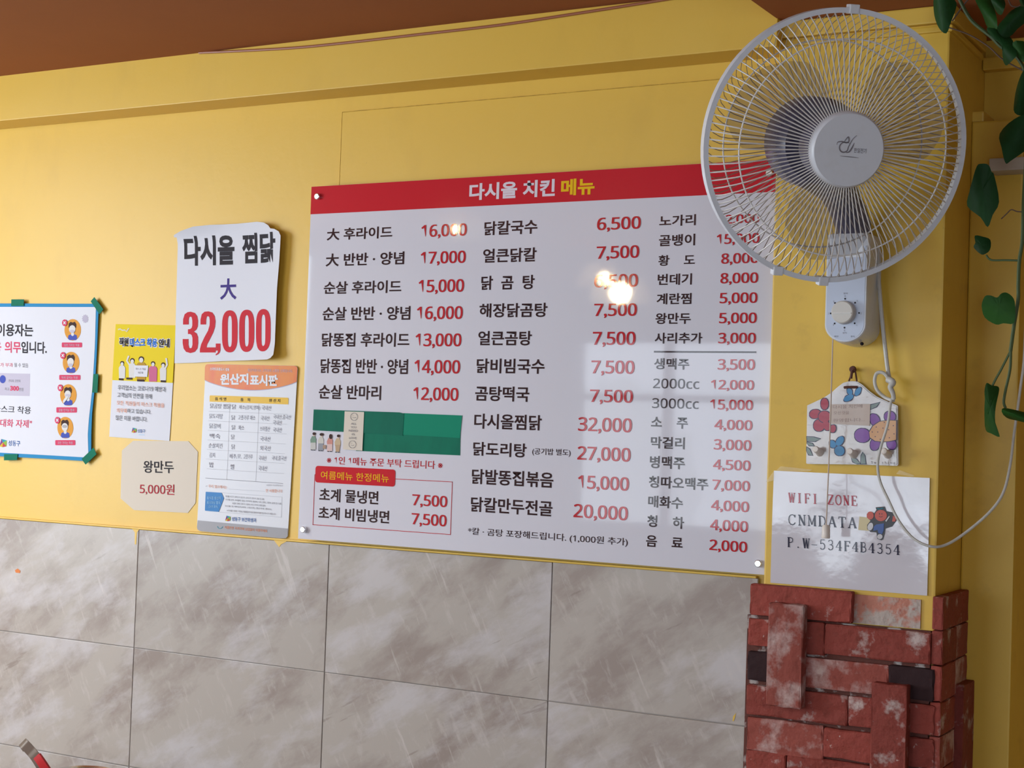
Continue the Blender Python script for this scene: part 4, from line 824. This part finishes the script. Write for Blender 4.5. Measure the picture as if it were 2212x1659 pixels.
tag(link('wall_nail', bm_mesh(bm, 'nail', True), M['leather']), 'dark round headed nail above the flowered plaque', 'nail')
def hp(x, y, yy): p = at(*fp('H', x, y), yy); return p
tube('leather_cord', [hp(715,395,YH-0.003), hp(760,390,YH-0.0035), hp(910,388,YH-0.003)], 0.0026, M['leather'], pl, k=3)
tube('leather_cord', [hp(785,300,YH-0.001), hp(812,230,-0.064), hp(835,150,-0.068), hp(855,120,-0.071), hp(880,150,-0.068), hp(895,230,-0.064), hp(905,305,YH-0.001)], 0.0016, M['leather'], pl)
tube('leather_cord', [hp(835,150,-0.070), hp(825,200,-0.070), hp(818,262,-0.070)], 0.0028, M['leather'], pl, k=3)

# ------------------------------------------------------------------ wall fan
YF = -0.133
fan = empty('wall_fan', (at(1835, 660, YF).x, -0.05, at(1835, 740, YF).z), 'white wall fan with round wire guard beside the menu board', 'fan')
def uf(x, y, yy): return at(*fp('U', x, y), yy)
# control column: rounded-bottom box
xl_ = uf(345, 600, YF).x; xr2 = uf(1088, 600, YF).x; zbt = uf(700, 1155, YF).z; ztp = at(1835, 535, YF).z; R_ = (xr2 - xl_)/2; xc_ = (xl_ + xr2)/2
def col_outline(s, zb, ry):
    pts = [(xc_ + R_*s, ztp)]
    for k in range(0, 19):
        t = -PI*k/18; pts.append((xc_ + R_*s*math.cos(t), zb + ry + ry*math.sin(t)))
    return pts + [(xc_ - R_*s, ztp)]
bm = bmesh.new()
rings = [[bm.verts.new((x, y, z)) for x, z in col_outline(s, zbt - dz, R_*0.82)] for s, y, dz in ((0.97, YF, -0.0015), (1.0, YF + 0.003, 0), (1.04, -0.10, 0.003), (1.06, -0.0505, 0.004))]
for A, B in zip(rings, rings[1:]):
    for k in range(len(A)): bm.faces.new((A[k], A[(k+1) % len(A)], B[(k+1) % len(A)], B[k]))
bm.faces.new(rings[0]); bm.faces.new(rings[-1])
link('control_column', bm_mesh(bm, 'col'), M['fan_white'], fan)
SF = Surf(YF)
me = bpy.data.meshes.new('panel'); pts = [(x, YF - 0.0008, z) for x, z in [(xc_ + (x - xc_)*0.93, z + 0.0028) for x, z in col_outline(0.98, zbt, R_*0.8)]]
me.from_pydata(pts, [], [tuple(range(len(pts)))]); link('control_panel', me, M['panel'], fan)
kc = uf(700, 625, YF); bm = bmesh.new(); lathe_bm(bm, [(0.0, -0.016), (0.0195, -0.016), (0.0215, -0.0145), (0.0232, 0.0)], 36, 'Y', (kc.x, YF, kc.z)); kb = link('control_knob', bm_mesh(bm, 'knob'), M['knob'], fan)
box('knob_grip', kc.x - 0.018, kc.x + 0.018, YF - 0.0185, YF - 0.0158, kc.z - 0.0032, kc.z - 0.0018, M['wire'], kb)
for x, y in ((713,378),(892,448),(963,632),(884,817),(702,895),(526,820),(456,640),(532,454)): poly('dial_dot', 'U', ell(x, y, 16, 16, 12), SF, 4, M['ink_navy'] if False else M['ink_black'], fan)
for s, x0, x1, y0, y1 in (('정지',682,760,298,265),('0',703,724,345,315),('1',918,934,430,402),('2',990,1010,655,622),('3',912,930,865,838),('0',692,712,960,932),('정지',665,740,1002,975),('1',490,508,862,832),('2',408,428,655,625),('3',497,515,442,412),('회전',515,590,1068,1036),('풍속',812,888,1068,1036)):
    text(s, 'U', (x0, y0), (x1, y1), SF, M['ink_gray'], fan, 'dial_lettering', 0.0, 4, num=False)
a = uf(1020, 1185, -0.10); bm = bmesh.new(); bmesh.ops.create_uvsphere(bm, u_segments=10, v_segments=8, radius=0.0035); bmesh.ops.translate(bm, verts=bm.verts, vec=a + Vector((0, -0.003, 0)))
link('screw_hole', bm_mesh(bm, 'sh', True), M['ink_black'], fan)
# pull cord
c0 = uf(487, 1170, -0.115); c1 = at(*fp('W', 800, 740), -0.112)
tube('pull_cord', [c0 + Vector((0, 0, 0.012)), (c0 + c1)/2 + Vector((0.001, 0, 0)), c1], 0.0013, M['string'], fan, n=6)
c2 = at(*fp('W', 795, 900), -0.112); bm = bmesh.new(); h_ = c1.z - c2.z
lathe_bm(bm, [(0.0, h_), (0.005, h_), (0.0075, h_*0.88), (0.0082, h_*0.1), (0.0075, 0.0), (0.0, 0.0)], 20, 'Z', (c2.x, c2.y, c2.z)); link('pull_bead', bm_mesh(bm, 'bead', True), M['bead'], fan)
# head: local axis -Y is the blowing direction
FC = at(1804, 318, -0.43)
view = (CAM - FC).normalized(); az = math.atan2(view.x, -view.y) + math.radians(20); el = math.asin(view.z) - math.radians(3.5)
ax = Vector((math.sin(az)*math.cos(el), -math.cos(az)*math.cos(el), math.sin(el)))
HM = Matrix.Translation(FC) @ ax.to_track_quat('-Y', 'Z').to_matrix().to_4x4()
dist = (FC - CAM).length; RG = 0.5*583/FOC*((RM.transposed() @ (FC - CAM)).z*-1)
def head(name, bm, m, parent=fan, smooth=True):
    bm.transform(HM); return link(name, bm_mesh(bm, name, smooth), M[m] if isinstance(m, str) else m, parent)
NW = 100
def prof_front(t):  # t 0 hub .. 1 rim
    r = RG*(0.278 + (0.985-0.278)*t)
    y = -0.055 + 0.012*t + 0.043*max(0, (t-0.62)/0.38)**2.0
    return r, y
def prof_rear(t):
    r = RG*(0.22 + (0.985-0.22)*t); y = 0.085 - 0.012*t - 0.073*max(0, (t-0.55)/0.45)**2.0
    return r, y
def cage(name, prof, tw, seg=9, wr=0.0012, m_='wire'):
    bm = bmesh.new()
    for i in range(NW):
        a0 = 2*PI*i/NW; P = []
        for s in range(seg + 1):
            t = s/seg; r, y = prof(t); a = a0 + tw*max(0, (t-0.65)/0.35)**2
            P.append((r*math.cos(a), y, r*math.sin(a)))
        tube_bm(bm, P, wr, 4)
    return head(name, bm, m_)
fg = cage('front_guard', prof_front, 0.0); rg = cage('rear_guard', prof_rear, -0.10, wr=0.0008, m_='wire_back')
def ring(name, r, y, wr, m='wire', n=96):
    bm = bmesh.new(); tube_bm(bm, [(r*math.cos(2*PI*k/n), y, r*math.sin(2*PI*k/n)) for k in range(n)], wr, 8, True); return head(name, bm, m)
ring('guard_ring', RG*0.785, prof_front(0.714)[1] + 0.002, 0.0014); ring('guard_ring', RG*0.78, prof_rear(0.73)[1] - 0.002, 0.0014)
bm = bmesh.new(); n = 96; cs = [(-0.0045, -0.006), (0.0045, -0.006), (0.005, 0.012), (-0.003, 0.012)]
rr_ = [[bm.verts.new(((RG - 0.0025 + dx)*math.cos(2*PI*k/n), dy, (RG - 0.0025 + dx)*math.sin(2*PI*k/n))) for dx, dy in cs] for k in range(n)]
for k in range(n):
    A, B = rr_[k], rr_[(k+1) % n]
    for j in range(4): bm.faces.new((A[j], A[(j+1) % 4], B[(j+1) % 4], B[j]))
head('outer_rim', bm, 'fan_white')
for an in (PI/2 - 0.02, -PI/2 - 0.35, -PI/2 + 0.02):
    bm = bmesh.new(); x, z = RG*1.0*math.cos(an), RG*1.0*math.sin(an)
    box_bm(bm, x - 0.009, x + 0.009, -0.008, 0.012, z - 0.008, z + 0.008, 0.002); head('rim_clip', bm, 'fan_white', smooth=False)
bm = bmesh.new(); lathe_bm(bm, [(0.0, -0.070), (RG*0.26, -0.069), (RG*0.272, -0.066), (RG*0.278, -0.058), (RG*0.278, -0.050), (RG*0.2, -0.048)], 56, 'Y'); head('badge_disc', bm, 'fan_white')
# badge script, flat in the disc's plane
def badge(pts, wdt, name='badge_script'):
    bm = bmesh.new(); prev = None; q = spline([(x, 0, z) for x, z in pts], 5)
    for j, p in enumerate(q):
        a, b = q[max(0, j-1)], q[min(len(q)-1, j+1)]; d = (b - a); d.normalize(); t = j/(len(q)-1); hw = wdt*(0.25 + 0.75*math.sin(PI*t))
        cur = [bm.verts.new((p.x - d.z*hw*s, -0.0706, p.z + d.x*hw*s)) for s in (1, -1)]
        if prev: bm.faces.new((prev[0], prev[1], cur[1], cur[0]))
        prev = cur
    return head(name, bm, 'ink_gray')
u_ = RG*0.278/560   # enlargement units -> metres on the disc
def bp(x, y): return ((x - 885)*u_, (990 - y)*u_)
badge([bp(*p) for p in ((690,925),(700,885),(760,872),(830,885),(865,860),(850,800),(810,850),(800,870))], 0.0012)
badge([bp(*p) for p in ((975,770),(920,830),(870,940),(855,1000),(800,1025),(750,1000),(735,940),(770,890),(830,880),(880,890))], 0.0012)
badge([bp(*p) for p in ((950,880),(925,950),(890,1010),(840,1030))], 0.0014)
tm = glyphs('한일전기', 0.01)
xs = [v.co.x for v in tm.vertices]; s_ = 190*u_/(max(xs) - min(xs))
for v in tm.vertices: v.co = Vector((bp(955, 0)[0] + v.co.x*s_, -0.0706, bp(0, 1015)[1] + v.co.y*s_*1.4))
tm.transform(HM); link('badge_lettering', tm, M['ink_gray'], fan)
badge([bp(755,1080), bp(900,1085), bp(1045,1092)], 0.0007, 'badge_lettering')
# blades (still), hub, motor
bld = []
for i in range(3):
    a0 = math.radians(-92 + 120*i); bm = bmesh.new(); G_ = []
    for r_i in range(9):
        t = r_i/8; r = RG*(0.22 + 0.62*t); wd_ = math.radians(26 + 34*math.sin(PI*min(1, t*0.75 + 0.15))) * (1 if t < 0.8 else 1 - (t-0.8)*1.6)
        row = []
        for w_ in range(9):
            s = w_/8 - 0.5; a = a0 + s*wd_*1.25 + 0.25*(t - 0.5)
            row.append(bm.verts.new((r*math.cos(a), -0.002 + 0.048*s + 0.01*math.sin(PI*(s+0.5)), r*math.sin(a))))
        G_.append(row)
    for r_i in range(8):
        for w_ in range(8): bm.faces.new((G_[r_i][w_], G_[r_i][w_+1], G_[r_i+1][w_+1], G_[r_i+1][w_]))
    head('fan_blade', bm, 'blade')
bm = bmesh.new(); lathe_bm(bm, [(0.0, -0.035), (RG*0.2, -0.032), (RG*0.24, -0.015), (RG*0.24, 0.03), (0.0, 0.03)], 32, 'Y'); head('blade_hub', bm, 'motor')
bm = bmesh.new(); lathe_bm(bm, [(0.0, 0.06), (0.070, 0.062), (0.082, 0.085), (0.082, 0.15), (0.06, 0.19), (0.0, 0.195)], 32, 'Y'); head('motor_housing', bm, 'motor')
# neck from the column to the motor
m0 = HM @ Vector((0, 0.14, -0.05)); m1 = Vector((xc_, -0.09, ztp - 0.01))
tube('neck', [m1 - Vector((0, 0, 0.04)), m1 + Vector((0, -0.005, 0.05)), (m0 + m1)/2 + Vector((0, 0.03, 0.05)), m0], 0.034, M['motor'], fan, n=16)
# cap over the column where the neck rises
bm = bmesh.new(); box_bm(bm, xl_ - 0.002, xr2 + 0.002, YF - 0.001, -0.0502, ztp - 0.03, ztp + 0.03, 0.012); link('column_cap', bm_mesh(bm, 'cap'), M['fan_white'], fan)
# power cord
def gp(x, y, yy): return at(*fp('G', x, y), yy)
cz = [(612,-150,-0.07),(612,0,-0.075),(620,110,-0.078),(630,220,-0.08),(645,360,-0.08),(658,470,-0.08),(672,540,-0.085),(684,600,-0.095),(672,650,-0.105),(658,750,-0.11),(625,860,-0.11),(607,950,-0.105),(618,1040,-0.10),(660,1135,-0.10),(715,1245,-0.10),(790,1335,-0.10),(880,1376,-0.095),(960,1366,-0.075),(1060,1303,-0.05),(1180,1200,-0.03),(1250,1100,-0.01),(1285,960,0.02),(1305,800,0.05),(1322,680,0.06),(1338,560,0.07),(1356,420,0.075),(1365,200,0.08),(1370,-100,0.09)]
tube('power_cord', [gp(x, y, q) for x, y, q in cz], 0.0036, M['cord'], fan, n=8, rfn=lambda t: 0.0042 if t < 0.22 else 0.0027)
lp = [(672,545,-0.092),(650,500,-0.09),(625,484,-0.09),(600,492,-0.09),(591,530,-0.09),(604,575,-0.09),(640,610,-0.09),(672,625,-0.095),(688,628,-0.10)]
tube('cord_loop', [gp(x, y, q) for x, y, q in lp], 0.0034, M['cord'], fan, n=8)
tube('cord_knot', [gp(660,520,-0.098), gp(685,535,-0.104), gp(672,560,-0.106), gp(684,590,-0.104), gp(690,622,-0.100)], 0.0062, M['cord'], fan, n=10, rfn=lambda t: 0.0068 - 0.003*t)

# ------------------------------------------------------------------ vine
YV = -0.16
vine = empty('climbing_vine', at(2190, 400, YV), 'dark green leafy vine hanging down the right side of the wall', 'plant')
def vp(f, x, y, q=0.0): return at(*fp(f, x, y), YV + q)
for nm, pts, r, m in (('stem', [('V',700,-40),('V',780,120),('V',850,210),('V',1000,330),('V',1090,420),('V',1210,490),('V',1300,640),('V',1330,900),('X',1310,200),('X',1290,560),('X',1280,900),('X',1252,1090),('X',1242,1300),('Y',1240,200),('Y',1205,420),('Y',1172,660)], 0.0034, 'stem'),
                      ('stem', [('Y',1172,660),('Y',1090,820),('Y',1045,900),('Y',1012,965)], 0.0022, 'stem'), ('stem', [('Y',1175,650),('Y',1168,820),('Y',1130,1000),('Y',1112,1110),('Y',1128,1168)], 0.0026, 'stem'),
                      ('stem', [('X',1250,1090),('X',1130,1087),('X',1000,1085),('X',955,1042)], 0.0019, 'stem'), ('stem', [('V',650,190),('V',720,90),('V',790,0),('V',860,-60)], 0.0015, 'stem_brown'),
                      ('stem', [('V',600,240),('V',800,310),('V',980,420),('V',1100,530),('V',1300,640)], 0.0014, 'stem_brown'), ('tendril', [('X',1290,655),('X',1230,650),('X',1180,635),('X',1140,670),('X',1090,718)], 0.0011, 'stem_brown'),
                      ('stem', [('V',1150,-20),('V',1180,50),('V',1240,60),('V',1290,20)], 0.0014, 'stem_brown')):
    tube(nm, [vp(*p, 0.0) for p in pts], r, M[m], vine, n=7)
def leaf(f, pts, m='leaf', cup=0.012, q=0.0, tip=None, curl=False):
    """leaf from its outline: the margin bends back from a raised midrib"""
    P = [vp(f, x, y, q) for x, y in pts]; n = len(P); c = sum(P, Vector())/n
    bm = bmesh.new(); o3 = []
    sp = spline(P, 3, True)
    far = max(sp, key=lambda p: (p - c).length); axv = (far - c).normalized(); wmax = max(((p - c) - axv*(p - c).dot(axv)).length for p in sp)
    rings = []
    for s in (1.0, 0.66, 0.33):
        row = []
        for p in sp:
            d = p - c; along = d.dot(axv); lat = (d - axv*along).length/wmax*s
            co = c + d*s; co.y += cup*(1.6*lat*lat) - 0.006 + random.uniform(-1, 1)*0.0006 + 0.15*along*s
            row.append(bm.verts.new(co))
        rings.append(row)
    ce = bm.verts.new(c + Vector((0, -0.006, 0)))
    for A, B in zip(rings, rings[1:]):
        for k in range(len(A)): bm.faces.new((A[k], A[(k+1) % len(A)], B[(k+1) % len(A)], B[k]))
    for k in range(len(rings[-1])): bm.faces.new((rings[-1][k], rings[-1][(k+1) % len(rings[-1])], ce))
    return link('leaf', bm_mesh(bm, 'leaf', True), M[m], vine)
leaf('V', [(485,-20),(560,-50),(665,-10),(672,70),(640,190),(598,300),(525,245),(475,120)], q=-0.05)
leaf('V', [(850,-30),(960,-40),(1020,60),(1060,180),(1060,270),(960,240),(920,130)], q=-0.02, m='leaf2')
leaf('V', [(1000,-20),(1090,-30),(1130,60),(1100,130),(1040,100)], q=-0.06)
leaf('V', [(1170,80),(1290,60),(1300,170),(1230,250),(1160,330),(1100,330),(1050,240),(1100,150)], q=-0.05)
leaf('V', [(960,250),(1060,260),(1160,320),(1220,430),(1235,520),(1140,580),(1100,540),(1100,420),(1000,330)], q=-0.03)
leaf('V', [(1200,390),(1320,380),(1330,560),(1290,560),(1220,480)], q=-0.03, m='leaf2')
leaf('V', [(1250,690),(1310,620),(1350,800),(1320,1000),(1265,1045),(1205,990),(1205,820)], q=-0.04)
leaf('V', [(1060,1185),(1200,1065),(1330,1040),(1340,1280),(1180,1450),(1138,1465),(1100,1330)], q=-0.05)
leaf('V', [(1245,-20),(1300,-30),(1320,60),(1270,70)], q=-0.03)
leaf('X', [(885,255),(930,232),(985,240),(1010,300),(1030,330),(1064,560),(1010,680),(965,788),(900,700),(765,590),(800,470),(835,380)], q=-0.04)
leaf('X', [(858,868),(930,878),(992,905),(997,1000),(940,1042),(890,1020),(845,970),(862,930)], cup=0.004)
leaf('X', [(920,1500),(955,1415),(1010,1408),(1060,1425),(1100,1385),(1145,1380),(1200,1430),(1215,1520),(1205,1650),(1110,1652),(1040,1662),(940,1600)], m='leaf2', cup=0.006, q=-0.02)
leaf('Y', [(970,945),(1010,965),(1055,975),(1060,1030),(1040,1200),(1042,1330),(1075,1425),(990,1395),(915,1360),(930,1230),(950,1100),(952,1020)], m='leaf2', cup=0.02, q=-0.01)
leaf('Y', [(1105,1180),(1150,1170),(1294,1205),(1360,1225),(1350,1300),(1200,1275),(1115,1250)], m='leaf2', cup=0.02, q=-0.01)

# ------------------------------------------------------------------ pot with a ladle on a side table by the wall
YP = -0.24
rc = at(178, 1668, YP)
tag(box('side_table_top', rc.x - 0.45, rc.x + 0.35, -0.50, -0.014, rc.z - 0.16, rc.z - 0.13, M['wood'], bev=0.004), 'dark wooden table top against the tiled wall under the pot', 'table')
tt = bpy.data.objects['side_table_top']; tt.name = 'side_table'
for dx in (-0.42, 0.32):
    for y in (-0.47, -0.04): box('leg', rc.x + dx - 0.02, rc.x + dx + 0.02, y - 0.02, y + 0.02, 0.0, rc.z - 0.16, M['wood'], tt)
pot = empty('steel_pot', (rc.x, YP, rc.z - 0.13), 'stainless steel pot whose rim just shows at the bottom left', 'pot')
bm = bmesh.new(); RP = 0.074
lathe_bm(bm, [(0.0, 0.003), (RP-0.006, 0.003), (RP-0.003, 0.03), (RP-0.003, 0.126), (RP+0.002, 0.13), (RP+0.003, 0.127), (RP, 0.12), (RP, 0.01), (RP-0.008, 0.0), (0.0, 0.0)], 48, 'Z', (rc.x, YP, rc.z - 0.13)); link('pot_body', bm_mesh(bm, 'pot', True), M['steel'], pot)
ld = empty('ladle', at(100, 1659, YP), 'steel utensil with a hooked end and red grip leaning out of the pot', 'ladle')
def lpt(x, y, q=0): return at(x, y, YP - 0.05 + q)
def ribbon(name, pts, wdt, th, m, par):
    bm = bmesh.new(); prev = None; q = pts; g_ = (pts[-1] - pts[0]); g_.y = 0; s = g_.normalized().cross(Vector((0, 1, 0)))
    for j, p in enumerate(q):
        a, b = q[max(0, j-1)], q[min(len(q)-1, j+1)]; d = (b - a).normalized(); nn = s.cross(d).normalized()
        cur = [bm.verts.new(p + s*wdt/2*i1 + nn*th/2*j1) for i1, j1 in ((1, 1), (-1, 1), (-1, -1), (1, -1))]
        if prev:
            for k in range(4): bm.faces.new((prev[k], prev[(k+1) % 4], cur[(k+1) % 4], cur[k]))
        else: bm.faces.new(cur)
        prev = cur
    bm.faces.new(prev); return link(name, bm_mesh(bm, name, True), m, par)
ribbon('handle', spline([lpt(58, 1616, 0.018), lpt(51, 1606, 0.014), lpt(49, 1603, 0.004), lpt(54, 1609, -0.004), lpt(66, 1622, 0), lpt(80, 1640, 0), lpt(110, 1690, 0.02), lpt(150, 1745, 0.05)], 4), 0.030, 0.0025, M['steel_dark'], ld)
ribbon('grip', spline([lpt(80, 1633, -0.004), lpt(92, 1650, -0.004), lpt(118, 1690, 0.008)], 4), 0.023, 0.006, M['red_grip'], ld)

# ------------------------------------------------------------------ lamps behind the viewer (seen mirrored in the board)
def mirrored(px, py, depth):   # where a thing must hang to show at this spot of the board
    p = at(px, py, depth); return Vector((p.x, 2*YM - p.y, p.z))
for i, (px, py, dep, lab) in enumerate(((1340, 632, 2.9, 'glass pendant lamp nearest the menu board'), (1306, 603, 3.6, 'glass pendant lamp behind the nearest one'), (985, 495, 2.6, 'far glass pendant lamp'))):
    L = mirrored(px, py, dep); e = empty('pendant_lamp', L, lab, 'lamp', 'pendant lamps')
    bm = bmesh.new(); bmesh.ops.create_uvsphere(bm, u_segments=20, v_segments=14, radius=(0.046, 0.034, 0.018)[i]); bmesh.ops.translate(bm, verts=bm.verts, vec=L)
    link('bulb', bm_mesh(bm, 'bulb', True), M['bulb'], e)
    bm = bmesh.new(); lathe_bm(bm, [(0.028, 0.085), (0.07, 0.075), (0.11, 0.03), (0.135, -0.035), (0.137, -0.037), (0.112, 0.032), (0.072, 0.079), (0.028, 0.089)], 40, 'Z', L); link('glass_shade', bm_mesh(bm, 'shade', True), M['glass'], e)
    bm = bmesh.new(); lathe_bm(bm, [(0.0, 0.13), (0.012, 0.13), (0.024, 0.11), (0.026, 0.045), (0.0, 0.045)], 20, 'Z', L); link('lamp_socket', bm_mesh(bm, 'sock', True), M['steel_dark'], e)
    tube('lamp_flex', [L + Vector((0, 0, 0.12)), (L.x, L.y, ZC)], 0.003, M['ink_black'], e, k=1)
tl_ = box('tube_lamp', -4.5, -4.1, -2.15, -0.85, 2.345, ZC - 0.0005, M['fan_white'], bev=0.004)
tag(tl_, 'white ceiling tube light', 'lamp')
flush_text()
